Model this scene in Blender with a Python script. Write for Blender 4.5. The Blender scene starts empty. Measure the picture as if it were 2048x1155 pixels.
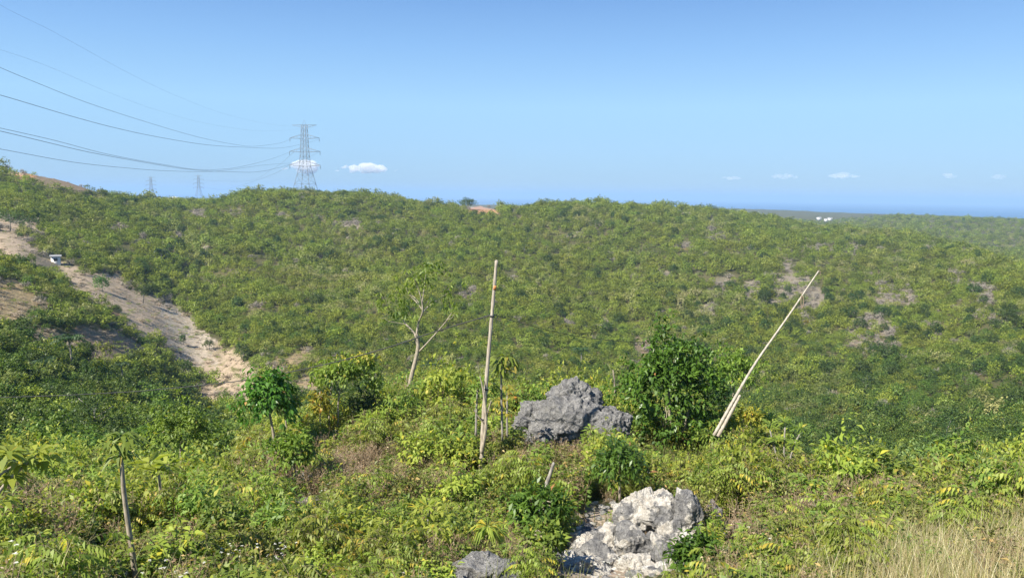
import bpy, math
import numpy as np
from mathutils import Vector, Matrix, Euler

# ------------------------------------------------------------------ camera, light, exposure
SC = bpy.context.scene
COL = SC.collection
F = 1547.0
PITCH = math.radians(6.9)
ROLL = math.radians(0.75)
cam_data = bpy.data.cameras.new("camera")
cam_data.sensor_width = 36.0
cam_data.lens = 36.0 * F / 2048.0
cam_data.clip_start = 0.1
cam_data.clip_end = 90000
cam = bpy.data.objects.new("camera", cam_data)
COL.objects.link(cam)
CM = (Euler((math.radians(90) - PITCH, 0, 0)).to_matrix() @ Matrix.Rotation(ROLL, 3, 'Z'))
cam.matrix_world = CM.to_4x4()
SC.camera = cam

SUN_AZ = math.radians(-132)      # clockwise from the view axis (+Y)
SUN_EL = math.radians(46)
world = bpy.data.worlds.new("World")
SC.world = world
world.use_nodes = True
wn = world.node_tree
bg = wn.nodes['Background']
sky = wn.nodes.new('ShaderNodeTexSky')
sky.sky_type = 'NISHITA'
sky.sun_disc = False
sky.sun_elevation = SUN_EL
sky.sun_rotation = SUN_AZ
sky.altitude = 150
sky.air_density = 1.0
sky.dust_density = 0.0
sky.ozone_density = 3.0
# grade of the clear tropical sky: deeper blue aloft, paler and duller above the sea
tcw = wn.nodes.new('ShaderNodeTexCoord'); sxyz = wn.nodes.new('ShaderNodeSeparateXYZ'); wn.links.new(tcw.outputs['Generated'], sxyz.inputs[0])
ramp = wn.nodes.new('ShaderNodeValToRGB'); wn.links.new(sxyz.outputs['Z'], ramp.inputs[0])
SKY = [(0.0, (146, 192, 234)), (0.02, (151, 196, 238)), (0.055, (160, 206, 248)), (0.11, (166, 214, 255)), (0.18, (142, 192, 247)), (0.26, (110, 160, 225)), (0.5, (92, 140, 205)), (1.0, (60, 100, 165))]
def s2l(c): return tuple(((v / 255 + .055) / 1.055) ** 2.4 for v in c)
while len(ramp.color_ramp.elements) < len(SKY): ramp.color_ramp.elements.new(.5)
EXPO = 0.95
for e, (p_, c_) in zip(ramp.color_ramp.elements, SKY):
    e.position = p_
for e, (p_, c_) in zip(ramp.color_ramp.elements, SKY):
    e.color = (*[v / 2 ** EXPO for v in s2l(c_)], 1)
gx = wn.nodes.new('ShaderNodeVectorMath'); gx.operation = 'SCALE'; gx.inputs['Scale'].default_value = 10.0
wn.links.new(ramp.outputs[0], gx.inputs[0])
wm = wn.nodes.new('ShaderNodeMix'); wm.data_type = 'RGBA'; wm.inputs[0].default_value = .88
wn.links.new(sky.outputs[0], wm.inputs[6]); wn.links.new(gx.outputs[0], wm.inputs[7]); wn.links.new(wm.outputs[2], bg.inputs[0])
bg.inputs[1].default_value = 0.10
ld = bpy.data.lights.new("sun", 'SUN')
ld.energy = 5.0
ld.angle = math.radians(0.53)
ld.color = (1.0, 0.94, 0.84)
lo = bpy.data.objects.new("sun", ld)
COL.objects.link(lo)
sd = Vector((math.sin(SUN_AZ) * math.cos(SUN_EL), math.cos(SUN_AZ) * math.cos(SUN_EL), math.sin(SUN_EL)))
lo.rotation_euler = sd.to_track_quat('Z', 'Y').to_euler()
lo.location = (-30, -20, 60)

SC.view_settings.view_transform = 'Standard'
SC.view_settings.look = 'None'
SC.view_settings.exposure = EXPO
SC.view_settings.gamma = 1
SC.cycles.max_bounces = 7
SC.cycles.diffuse_bounces = 2
SC.cycles.glossy_bounces = 2
SC.cycles.transmission_bounces = 3
SC.cycles.transparent_max_bounces = 24
SC.cycles.volume_bounces = 2
SC.cycles.use_denoising = True
SC.render.filter_size = 1.2

HAZE_DENSITY = 0.00017
SEA_Z = -88.0

# ------------------------------------------------------------------ projection helpers
Mnp = np.array(CM)
def ray(px, py):
    d = Mnp @ np.array([(px - 1024) / F, (577.5 - py) / F, -1.0])
    return d
def W(px, py, r):
    """world point at horizontal distance r seen at a photograph pixel"""
    d = ray(px, py)
    return Vector(d / math.hypot(d[0], d[1]) * r)
def project(P):
    c = np.asarray(P) @ Mnp            # = M^T p
    z = np.where(-c[..., 2] > 0.01, -c[..., 2], 0.01)
    return 1024 + F * c[..., 0] / z, 577.5 - F * c[..., 1] / z, -c[..., 2]

def hash2(ix, iy, seed):
    n = (ix.astype(np.int64) * 374761393 + iy.astype(np.int64) * 668265263 + seed * 1442695041) & 0xffffffff
    n = ((n ^ (n >> 13)) * 1274126177) & 0xffffffff
    return ((n ^ (n >> 16)) & 0xffff) / 65535.0
def vn(x, y, seed=0):
    x = np.asarray(x, float); y = np.asarray(y, float)
    ix = np.floor(x); iy = np.floor(y)
    fx = x - ix; fy = y - iy
    fx = fx * fx * (3 - 2 * fx); fy = fy * fy * (3 - 2 * fy)
    a = hash2(ix, iy, seed); b = hash2(ix + 1, iy, seed); c = hash2(ix, iy + 1, seed); d = hash2(ix + 1, iy + 1, seed)
    return (a * (1 - fx) + b * fx) * (1 - fy) + (c * (1 - fx) + d * fx) * fy
def fbm(x, y, seed=0, o=4):
    s = 0; a = 0.5
    for i in range(o):
        s = s + a * vn(x * 2 ** i, y * 2 ** i, seed + i); a *= 0.5
    return s

# ------------------------------------------------------------------ terrain height
# per column (pixel x at the horizon): (distance, pixel y) knots, same number in each
COLS = {
 -500: [(4,1500),(9,1180),(14,1010),(22,975),(40,890),(70,780),(110,660),(150,560),(185,480),(205,500),(230,470),(265,440),(330,380),(430,315),(520,360),(900,450),(1600,420),(2500,405)],
 0:    [(4,1500),(9,1200),(14,1050),(22,1010),(40,930),(70,830),(110,705),(150,605),(185,526),(205,545),(230,482),(262,450),(330,400),(430,340),(520,400),(900,450),(1600,420),(2500,405)],
 130:  [(4,1500),(9,1200),(14,1050),(22,1010),(40,930),(70,850),(110,755),(145,665),(172,596),(186,590),(215,540),(256,480),(330,415),(430,366),(520,410),(900,440),(1600,405),(2500,400)],
 270:  [(4,1500),(9,1200),(14,1060),(22,1020),(40,950),(70,865),(105,822),(135,756),(155,718),(168,700),(205,608),(256,530),(330,455),(430,402),(520,410),(900,410),(1600,400),(2500,400)],
 400:  [(4,1500),(9,1200),(14,1060),(22,1010),(32,985),(60,905),(95,890),(125,848),(140,822),(155,782),(192,684),(250,580),(335,482),(430,424),(520,420),(900,412),(1600,400),(2500,400)],
 520:  [(4,1500),(9,1200),(14,1050),(20,960),(26,915),(55,895),(90,850),(120,800),(135,775),(155,735),(195,660),(255,570),(340,480),(430,422),(500,392),(900,420),(1600,410),(2500,405)],
 700:  [(4,1500),(9,1200),(14,1050),(20,930),(27,868),(50,880),(85,840),(115,800),(140,755),(165,705),(205,640),(265,560),(345,480),(435,424),(500,397),(900,430),(1600,415),(2500,405)],
 850:  [(4,1500),(9,1200),(14,1060),(20,915),(28,812),(50,860),(85,850),(120,800),(150,745),(180,690),(220,625),(275,555),(350,485),(435,436),(510,417),(900,430),(1600,415),(2500,408)],
 1000: [(4,1500),(9,1200),(14,1060),(19,940),(27,832),(45,880),(75,870),(110,820),(145,750),(180,690),(225,625),(280,560),(355,490),(440,440),(510,423),(900,430),(1600,418),(2500,410)],
 1150: [(4,1500),(9,1210),(13,1090),(19,935),(27,840),(45,900),(75,880),(110,830),(145,765),(180,705),(225,640),(285,568),(362,498),(450,442),(535,414),(900,432),(1600,420),(2500,412)],
 1350: [(4,1500),(9,1220),(13,1100),(19,955),(27,862),(45,960),(75,930),(110,870),(145,800),(180,735),(228,660),(290,580),(370,505),(460,453),(575,421),(900,445),(1600,432),(2500,415)],
 1500: [(4,1500),(8,1220),(13,1080),(19,960),(27,885),(45,990),(75,960),(110,900),(145,825),(182,750),(232,670),(300,588),(385,513),(480,466),(620,436),(900,455),(1600,437),(2500,418)],
 1650: [(4,1500),(8,1200),(13,1080),(19,1010),(26,965),(45,1020),(75,965),(108,905),(142,835),(180,760),(232,680),(305,595),(395,520),(500,480),(640,465),(850,466),(1250,451),(2500,424)],
 1800: [(4,1500),(7.5,1200),(12,1075),(18,1015),(26,985),(45,1010),(70,975),(100,915),(135,840),(172,765),(225,685),(300,600),(390,535),(480,494),(560,480),(850,472),(1250,438),(2500,430)],
 2048: [(4,1500),(7.5,1200),(12,1075),(18,1015),(26,985),(45,1000),(70,965),(100,905),(135,825),(170,750),(215,675),(270,605),(325,555),(380,530),(450,545),(800,510),(1250,446),(2500,440)],
 2500: [(4,1500),(7.5,1200),(12,1075),(18,1015),(26,985),(45,990),(70,955),(100,895),(135,815),(170,740),(210,680),(255,625),(300,590),(350,580),(430,590),(800,520),(1250,450),(2500,445)],
}
cxs = sorted(COLS)
col_az = np.array([math.atan((x - 1024) / F) for x in cxs])
NK = 18
KR = np.zeros((len(cxs), NK)); KZ = np.zeros((len(cxs), NK))
for i, x in enumerate(cxs):
    a = col_az[i]
    for k, (r, py) in enumerate(COLS[x]):
        u = Mnp.T @ np.array([r * math.sin(a), r * math.cos(a), 0.0]); w = Mnp.T @ np.array([0, 0, 1.0])
        v = (577.5 - py) / F
        KR[i, k] = r; KZ[i, k] = -(u[1] + v * u[2]) / (w[1] + v * w[2])
KR = np.hstack([np.zeros((len(cxs), 1)), KR, np.full((len(cxs), 3), [2850, 3250, 4600])])
KZ = np.hstack([np.full((len(cxs), 1), -2.6), KZ, np.full((len(cxs), 3), [-82, SEA_Z - 1, SEA_Z - 14])])
KZ[:, 1] = np.maximum(KZ[:, 1], -3.2)

def pchip(xk, yk, x):
    h = np.diff(xk); d = np.diff(yk) / h
    m = np.zeros_like(yk)
    m[1:-1] = np.where(d[:-1] * d[1:] > 0, 2 * d[:-1] * d[1:] / (d[:-1] + d[1:] + 1e-12), 0)
    m[0] = d[0]; m[-1] = d[-1]
    i = np.clip(np.searchsorted(xk, x) - 1, 0, len(xk) - 2)
    t = (x - xk[i]) / h[i]
    t2 = t * t; t3 = t2 * t
    return ((2 * t3 - 3 * t2 + 1) * yk[i] + (t3 - 2 * t2 + t) * h[i] * m[i] + (-2 * t3 + 3 * t2) * yk[i + 1] + (t3 - t2) * h[i] * m[i + 1])

def smooth_(a, b, x):
    t = np.clip((x - a) / (b - a), 0, 1); return t * t * (3 - 2 * t)
AZ0, AZ1 = math.radians(-50), math.radians(50)
NA = 760
AZ = np.linspace(AZ0, AZ1, NA)
RG = np.concatenate([[0.02], np.geomspace(1.5, 5200, 420)])
ZG = np.zeros((NA, len(RG)))
kr_i = np.stack([pchip(col_az, KR[:, k], np.clip(AZ, col_az[0], col_az[-1])) for k in range(KR.shape[1])], 1)
kz_i = np.stack([pchip(col_az, KZ[:, k], np.clip(AZ, col_az[0], col_az[-1])) for k in range(KR.shape[1])], 1)
for i in range(NA):
    ZG[i] = pchip(kr_i[i], kz_i[i], RG)
XX = RG[None, :] * np.sin(AZ)[:, None]; YY = RG[None, :] * np.cos(AZ)[:, None]
rr = RG[None, :] * np.ones((NA, 1))
amp = np.clip((rr - 40) / 120, 0, 1) * 3.4
th = AZ[:, None] * 11 + .5 * fbm(XX / 90, YY / 90, 15) * 2
win = smooth_(150, 230, rr) * (1 - smooth_(370, 470, rr))
ZG -= win * 5.5 * (1 - np.abs(vn(th + rr / 260, rr / 170 + th * .15, 19) * 2 - 1)) ** 2 - win * 1.6
ZG += amp * (fbm(XX / 38, YY / 38, 5) - 0.47) * 1.6
ZG += np.clip((rr - 4) / 10, 0, 1) * np.clip(1 - rr / 60, 0, 1) * (fbm(XX / 1.7, YY / 1.7, 9) - 0.47) * 0.5
LR = np.log(RG[1:])
def H(x, y):
    x = np.asarray(x, float); y = np.asarray(y, float)
    r = np.hypot(x, y); a = np.arctan2(x, y)
    fa = np.clip((a - AZ0) / (AZ1 - AZ0) * (NA - 1), 0, NA - 1.001)
    fr = 1 + np.clip((np.log(np.maximum(r, 1.5)) - LR[0]) / (LR[-1] - LR[0]) * (len(LR) - 1), 0, len(LR) - 1.001)
    i = fa.astype(int); j = fr.astype(int); u = fa - i; v = fr - j
    return (ZG[i, j] * (1 - u) + ZG[i + 1, j] * u) * (1 - v) + (ZG[i, j + 1] * (1 - u) + ZG[i + 1, j + 1] * u) * v
TS = np.geomspace(3, 5000, 2600)
def G(px, py, rmin=3):
    """first hit of the photograph's ray with the ground"""
    d = ray(px, py); h = math.hypot(d[0], d[1]); d = d / h
    t = TS[TS >= rmin]
    z = H(d[0] * t, d[1] * t)
    s = np.nonzero(d[2] * t <= z)[0]
    if len(s) == 0:
        k = len(t) - 1
    else:
        k = s[0]
    return Vector((d[0] * t[k], d[1] * t[k], z[k]))
def visible(P):
    r = np.hypot(P[:, 0], P[:, 1])
    out = np.ones(len(P), bool)
    for f in np.linspace(0.04, 0.965, 60):
        out &= H(P[:, 0] * f, P[:, 1] * f) < P[:, 2] * f
    return out

# ------------------------------------------------------------------ bare patches on the ground (albedo layout)
def smooth(a, b, x):
    t = np.clip((x - a) / (b - a), 0, 1); return t * t * (3 - 2 * t)
# px, py, rx, ry, angle(deg), kind, strength
PATCH = [
 (20,490,55,28,10,'strip',1),(75,520,60,12,12,'scrub',.9),(118,535,45,14,10,'scrub',.8),(150,555,38,18,45,'strip',1),(205,576,68,36,5,'strip',1),
 (228,632,30,9,10,'red',1),(262,602,60,26,25,'strip',1),(292,636,66,50,35,'strip',1),(340,652,64,44,38,'pale',1),(387,694,66,42,38,'pale',1),(442,730,80,42,28,'strip',1),
 (470,760,52,22,15,'strip',1),(450,790,70,25,0,'strip',.9),(500,800,60,24,0,'strip',.8),
 (25,612,72,42,5,'tan',1),(10,572,35,14,0,'tan',.9),(100,682,50,20,5,'tan',1),(215,692,95,34,8,'brown',1),(150,700,40,14,0,'tan',.7),
 (610,790,50,34,-20,'tan',.9),(590,720,50,16,-35,'tan',.5),(640,800,60,22,0,'tan',.9),(720,790,40,18,0,'tan',.7),(560,735,40,22,-30,'tan',.6),
 (970,424,34,9,8,'red',1),(935,419,30,6,0,'strip',.7),(1040,421,20,5,0,'strip',.5),
 (55,354,34,10,8,'red',.7),(112,366,60,12,8,'brown',1),(170,380,60,14,10,'brown',.8),(30,345,20,5,0,'strip',.8),(20,450,60,16,0,'strip',.7),(70,470,36,10,0,'strip',.6),
 (1585,575,45,34,20,'grey',.95),(1625,600,26,34,20,'grey',.8),(1745,672,52,42,10,'grey',1),(1500,580,20,26,0,'grey',.7),(1440,580,30,16,-20,'grey',.7),
 (1415,625,18,18,-40,'grey',.8),(1430,470,30,16,0,'grey',.5),(1575,520,14,20,0,'grey',.8),(1700,505,14,22,0,'grey',.8),(1770,590,24,22,40,'grey',.8),(1815,595,30,14,20,'grey',.7),
 (1965,590,34,18,40,'grey',.8),(1980,635,40,10,15,'grey',.8),(1870,655,16,12,0,'grey',.7),(1620,640,18,24,10,'grey',.7),(1555,600,14,14,0,'grey',.7),(1450,560,30,10,0,'grey',.5),
 (1370,495,20,8,-10,'red',.4),(1330,548,22,12,20,'grey',.7),(1150,468,22,5,-20,'grey',.6),(1210,655,10,16,0,'grey',.9),(1140,640,14,18,0,'grey',.5),(1290,700,26,30,0,'brown',.6),
 (940,590,30,16,0,'brown',.5),(1030,560,18,10,0,'grey',.5),(1900,550,26,16,30,'grey',.6),(1640,500,40,10,0,'grey',.5),(1480,505,30,8,0,'grey',.4),
 (395,430,26,8,0,'grey',.6),(570,434,30,6,0,'grey',.6),(475,425,20,8,0,'grey',.7),(235,455,14,12,0,'grey',.7),(285,483,14,9,0,'grey',.7),(360,478,20,9,-20,'grey',.8),(410,500,10,12,0,'grey',.8),
 (600,500,12,8,-30,'grey',.8),(590,530,10,12,0,'grey',.7),(700,450,24,10,0,'grey',.8),(430,395,30,4,0,'grey',.3),(170,480,18,5,-10,'strip',.6),(520,610,20,10,-30,'brown',.4),
 (1980,1015,75,34,0,'rubble',1),(1600,985,60,34,0,'rubble',.8),(610,960,45,20,-12,'rubble',1),(560,965,30,12,0,'rubble',.8),(190,1130,45,20,0,'rubble',.7),(1080,1120,60,28,0,'rubble',1),
 (740,955,60,22,0,'dry',.8),(1260,1060,140,60,5,'rubble',1),(1440,1060,60,26,0,'rubble',1),(1200,1140,120,30,0,'rubble',.8),(800,1120,60,22,0,'rubble',.7),
]
KCOL = {'strip':(.37,.29,.205),'pale':(.38,.325,.25),'scrub':(.23,.19,.13),'red':(.42,.21,.11),'tan':(.30,.225,.115),'brown':(.20,.145,.095),'grey':(.19,.168,.13),'rubble':(.36,.29,.225),'dry':(.22,.17,.10)}
def bare(P):
    """bare-ground strength and colour at world points"""
    px, py, dep = project(P)
    wob = (fbm(px / 16, py / 9, 31) - .47) * 1.1
    near = np.hypot(P[..., 0], P[..., 1]) < 40
    best = np.zeros(px.shape); col = np.zeros(px.shape + (3,))
    for (x, y, rx, ry, an, kind, st) in PATCH:
        fg = y > 900
        a = math.radians(an); dx = px - x; dy = py - y
        u = (dx * math.cos(a) + dy * math.sin(a)) / rx; v = (-dx * math.sin(a) + dy * math.cos(a)) / ry
        m = (1 - smooth(.72, 1.12, np.hypot(u, v) + wob)) * st
        m = np.where((near == fg) & (dep > 0), m, 0)
        sel = m > best
        best = np.where(sel, m, best)
        col[sel] = KCOL[kind]
    return best, col

# ------------------------------------------------------------------ materials
def new_mat(name):
    m = bpy.data.materials.new(name); m.use_nodes = True
    nt = m.node_tree
    for n in list(nt.nodes): nt.nodes.remove(n)
    return m, nt
def nd(nt, t, **kw):
    n = nt.nodes.new(t)
    for k, v in kw.items():
        if k.startswith('i_'):
            key = k[2:]
            n.inputs[int(key) if key.isdigit() else key.replace('_', ' ')].default_value = v
        else: setattr(n, k, v)
    return n
def mixc(nt, fac, a, b, mode='MIX'):
    n = nt.nodes.new('ShaderNodeMix'); n.data_type = 'RGBA'; n.blend_type = mode
    for s, v in ((0, fac), (6, a), (7, b)):
        if hasattr(v, 'links'): nt.links.new(v, n.inputs[s])
        else: n.inputs[s].default_value = (*v, 1) if isinstance(v, tuple) and len(v) == 3 else v
    return n.outputs[2]
def rng_map(nt, val, a, b, c, d):
    n = nt.nodes.new('ShaderNodeMapRange')
    nt.links.new(val, n.inputs[0])
    for i, v in zip((1, 2, 3, 4), (a, b, c, d)): n.inputs[i].default_value = v
    return n.outputs[0]
def noise(nt, scale, detail=3, vec=None, rough=.55):
    n = nd(nt, 'ShaderNodeTexNoise'); n.inputs['Scale'].default_value = scale; n.inputs['Detail'].default_value = detail
    n.inputs['Roughness'].default_value = rough
    if vec is not None: nt.links.new(vec, n.inputs['Vector'])
    return n.outputs[0]

def leaf_mat(name, ca, cb, cc, cd=None, big=40.0, trans=.32, rough=.5, dead=.94, vary=.5):
    """ca dark leaf, cb light leaf, cc withered leaf (few), cd colour of a whole dry plant"""
    m, nt = new_mat(name)
    at = nd(nt, 'ShaderNodeAttribute', attribute_name='tint')
    oi = nd(nt, 'ShaderNodeObjectInfo')
    base = mixc(nt, at.outputs['Fac'], ca, cb)
    gt = nd(nt, 'ShaderNodeMath', operation='GREATER_THAN'); nt.links.new(at.outputs['Fac'], gt.inputs[0]); gt.inputs[1].default_value = dead
    base = mixc(nt, gt.outputs[0], base, cc)
    if cd:
        loc = oi.outputs['Location']
        n1 = noise(nt, 1 / big, 3, loc)
        # object-level randomness picks out dry or grey shrubs, more often in dry zones
        ad = nd(nt, 'ShaderNodeMath', operation='MULTIPLY_ADD'); nt.links.new(oi.outputs['Random'], ad.inputs[0]); ad.inputs[1].default_value = .45; nt.links.new(n1, ad.inputs[2])
        f = rng_map(nt, ad.outputs[0], .88, 1.10, 0, .8)
        base = mixc(nt, f, base, cd)
        n2 = noise(nt, 2.6 / big, 2, loc)
        hs = nd(nt, 'ShaderNodeHueSaturation'); nt.links.new(base, hs.inputs['Color'])
        nt.links.new(rng_map(nt, n2, .3, .7, .478, .515), hs.inputs['Hue'])
        nt.links.new(rng_map(nt, oi.outputs['Random'], 0, 1, 1 - vary * .6, 1 + vary * .6), hs.inputs['Value'])
        base = hs.outputs[0]
    else:
        hs = nd(nt, 'ShaderNodeHueSaturation'); nt.links.new(base, hs.inputs['Color'])
        nt.links.new(rng_map(nt, oi.outputs['Random'], 0, 1, .485, .512), hs.inputs['Hue'])
        nt.links.new(rng_map(nt, oi.outputs['Random'], 0, 1, 1 - vary * .35, 1 + vary * .35), hs.inputs['Value'])
        base = hs.outputs[0]
    p = nd(nt, 'ShaderNodeBsdfPrincipled'); nt.links.new(base, p.inputs['Base Color']); p.inputs['Roughness'].default_value = rough
    p.inputs['Specular IOR Level'].default_value = .35
    tr = nd(nt, 'ShaderNodeBsdfTranslucent')
    tc = mixc(nt, 1.0, base, (1.15, 1.25, .55), 'MULTIPLY'); nt.links.new(tc, tr.inputs[0])
    mx = nd(nt, 'ShaderNodeMixShader'); mx.inputs[0].default_value = trans
    nt.links.new(p.outputs[0], mx.inputs[1]); nt.links.new(tr.outputs[0], mx.inputs[2])
    o = nd(nt, 'ShaderNodeOutputMaterial'); nt.links.new(mx.outputs[0], o.inputs[0])
    return m
def plain_mat(name, c1, c2, scale=8, rough=.8, bump=0.0, metal=0, stretch=None):
    m, nt = new_mat(name)
    tc = nd(nt, 'ShaderNodeTexCoord'); vec = tc.outputs['Object']
    if stretch:
        mp = nd(nt, 'ShaderNodeMapping'); mp.inputs['Scale'].default_value = stretch; nt.links.new(vec, mp.inputs[0]); vec = mp.outputs[0]
    n = noise(nt, scale, 4, vec)
    c = mixc(nt, rng_map(nt, n, .35, .65, 0, 1), c1, c2)
    p = nd(nt, 'ShaderNodeBsdfPrincipled'); nt.links.new(c, p.inputs['Base Color']); p.inputs['Roughness'].default_value = rough
    p.inputs['Metallic'].default_value = metal
    if bump:
        b = nd(nt, 'ShaderNodeBump'); b.inputs['Strength'].default_value = bump; nt.links.new(n, b.inputs['Height']); nt.links.new(b.outputs[0], p.inputs['Normal'])
    o = nd(nt, 'ShaderNodeOutputMaterial'); nt.links.new(p.outputs[0], o.inputs[0])
    return m

M = {}
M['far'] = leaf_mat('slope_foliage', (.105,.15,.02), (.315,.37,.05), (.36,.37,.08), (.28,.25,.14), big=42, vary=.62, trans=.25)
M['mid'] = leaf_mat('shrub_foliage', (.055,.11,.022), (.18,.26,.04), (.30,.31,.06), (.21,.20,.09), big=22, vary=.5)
M['dark'] = leaf_mat('dark_foliage', (.04,.075,.02), (.11,.165,.035), (.09,.13,.04), vary=.4)
M['mango'] = leaf_mat('glossy_dark_foliage', (.045,.115,.018), (.145,.275,.038), (.42,.24,.09), rough=.38, dead=.994)
M['lime'] = leaf_mat('yellow_green_foliage', (.16,.235,.03), (.41,.45,.07), (.48,.42,.05), trans=.4, dead=.95)
M['fresh'] = leaf_mat('fresh_green_foliage', (.095,.165,.028), (.27,.35,.055), (.40,.36,.06), trans=.38, dead=.955)
M['weed'] = leaf_mat('weed_foliage', (.125,.155,.04), (.32,.32,.09), (.50,.36,.14), trans=.35, dead=.92)
M['fern'] = leaf_mat('feathery_foliage', (.15,.22,.03), (.38,.42,.07), (.50,.40,.06), trans=.42, dead=.93)
M['yellow'] = leaf_mat('yellowing_foliage', (.22,.24,.03), (.46,.38,.06), (.55,.30,.05), trans=.4, dead=.85)
M['dry'] = leaf_mat('dry_foliage', (.16,.10,.055), (.31,.22,.12), (.42,.33,.2), trans=.15, dead=.8)
M['straw'] = leaf_mat('straw_grass', (.30,.25,.10), (.55,.47,.25), (.62,.56,.36), trans=.3, dead=.7)
M['ggrass'] = leaf_mat('green_grass', (.13,.17,.04), (.29,.31,.08), (.45,.40,.18), trans=.3, dead=.85)
M['pale'] = leaf_mat('pale_broad_foliage', (.12,.20,.055), (.30,.37,.13), (.55,.50,.10), trans=.35, dead=.93)
M['palm'] = leaf_mat('palm_foliage', (.025,.06,.02), (.09,.14,.035), (.25,.22,.08), dead=.93)
M['flower'] = leaf_mat('white_flower_heads', (.62,.60,.52), (.75,.74,.68), (.6,.55,.4), trans=.2)
M['bark'] = plain_mat('pale_bark', (.42,.36,.27), (.20,.17,.12), 9, stretch=(3, 3, .8), bump=.4)
M['barkgrey'] = plain_mat('grey_bark', (.36,.33,.28), (.16,.145,.12), 10, stretch=(3, 3, .8), bump=.4)
M['twig'] = plain_mat('bare_twigs', (.34,.305,.25), (.23,.20,.16), 5)
M['steel'] = plain_mat('galvanised_steel', (.27,.28,.29), (.19,.195,.20), .5, rough=.6, metal=.3)
M['cable'] = plain_mat('black_cable', (.03,.03,.03), (.045,.045,.045), 1, rough=.7)
M['conductor'] = plain_mat('aluminium_conductor', (.07,.075,.08), (.09,.095,.10), .2, rough=.6)
M['rope'] = plain_mat('brown_rope', (.22,.16,.10), (.32,.25,.17), 30)
M['rust'] = plain_mat('rusty_band', (.52,.17,.05), (.62,.28,.10), 30)
M['white'] = plain_mat('white_wall', (.75,.75,.72), (.62,.61,.58), .6)
M['roof'] = plain_mat('grey_roof', (.20,.21,.22), (.30,.30,.30), 1)
M['glass'] = plain_mat('dark_window', (.03,.035,.04), (.05,.055,.06), 1, rough=.2)

def ground_mat():
    m, nt = new_mat('earth_and_undergrowth')
    at = nd(nt, 'ShaderNodeAttribute', attribute_name='patch')
    am = nd(nt, 'ShaderNodeAttribute', attribute_name='bare')
    tc = nd(nt, 'ShaderNodeTexCoord'); v = tc.outputs['Object']
    n1 = noise(nt, .09, 5, v); n2 = noise(nt, 2.2, 5, v); n3 = noise(nt, 13, 4, v); n0 = noise(nt, .45, 6, v, .7)
    und = mixc(nt, rng_map(nt, n1, .35, .65, 0, 1), (.055,.07,.022), (.10,.095,.035))
    und = mixc(nt, rng_map(nt, n2, .4, .6, 0, .7), und, (.115,.09,.05))
    soil = mixc(nt, rng_map(nt, n3, .3, .7, 0, .55), at.outputs['Color'], (.17,.125,.085))
    soil = mixc(nt, rng_map(nt, n2, .42, .58, 0, .6), soil, mixc(nt, 1.0, soil, (1.5,1.5,1.5), 'MULTIPLY'))
    soil = mixc(nt, rng_map(nt, n0, .50, .60, 0, .55), soil, (.16,.15,.07))
    n4 = noise(nt, 5, 5, v)
    ad = nd(nt, 'ShaderNodeMath', operation='ADD'); nt.links.new(am.outputs['Fac'], ad.inputs[0])
    nt.links.new(rng_map(nt, n4, 0, 1, -.25, .25), ad.inputs[1])
    c = mixc(nt, rng_map(nt, ad.outputs[0], .3, .62, 0, 1), und, soil)
    p = nd(nt, 'ShaderNodeBsdfPrincipled'); nt.links.new(c, p.inputs['Base Color']); p.inputs['Roughness'].default_value = .95
    p.inputs['Specular IOR Level'].default_value = .1
    b = nd(nt, 'ShaderNodeBump'); b.inputs['Strength'].default_value = .9; b.inputs['Distance'].default_value = .25
    nt.links.new(n2, b.inputs['Height'])
    b2 = nd(nt, 'ShaderNodeBump'); b2.inputs['Strength'].default_value = .7; b2.inputs['Distance'].default_value = .04
    nt.links.new(n3, b2.inputs['Height']); nt.links.new(b.outputs[0], b2.inputs['Normal']); nt.links.new(b2.outputs[0], p.inputs['Normal'])
    o = nd(nt, 'ShaderNodeOutputMaterial'); nt.links.new(p.outputs[0], o.inputs[0])
    return m
M['ground'] = ground_mat()

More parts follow.
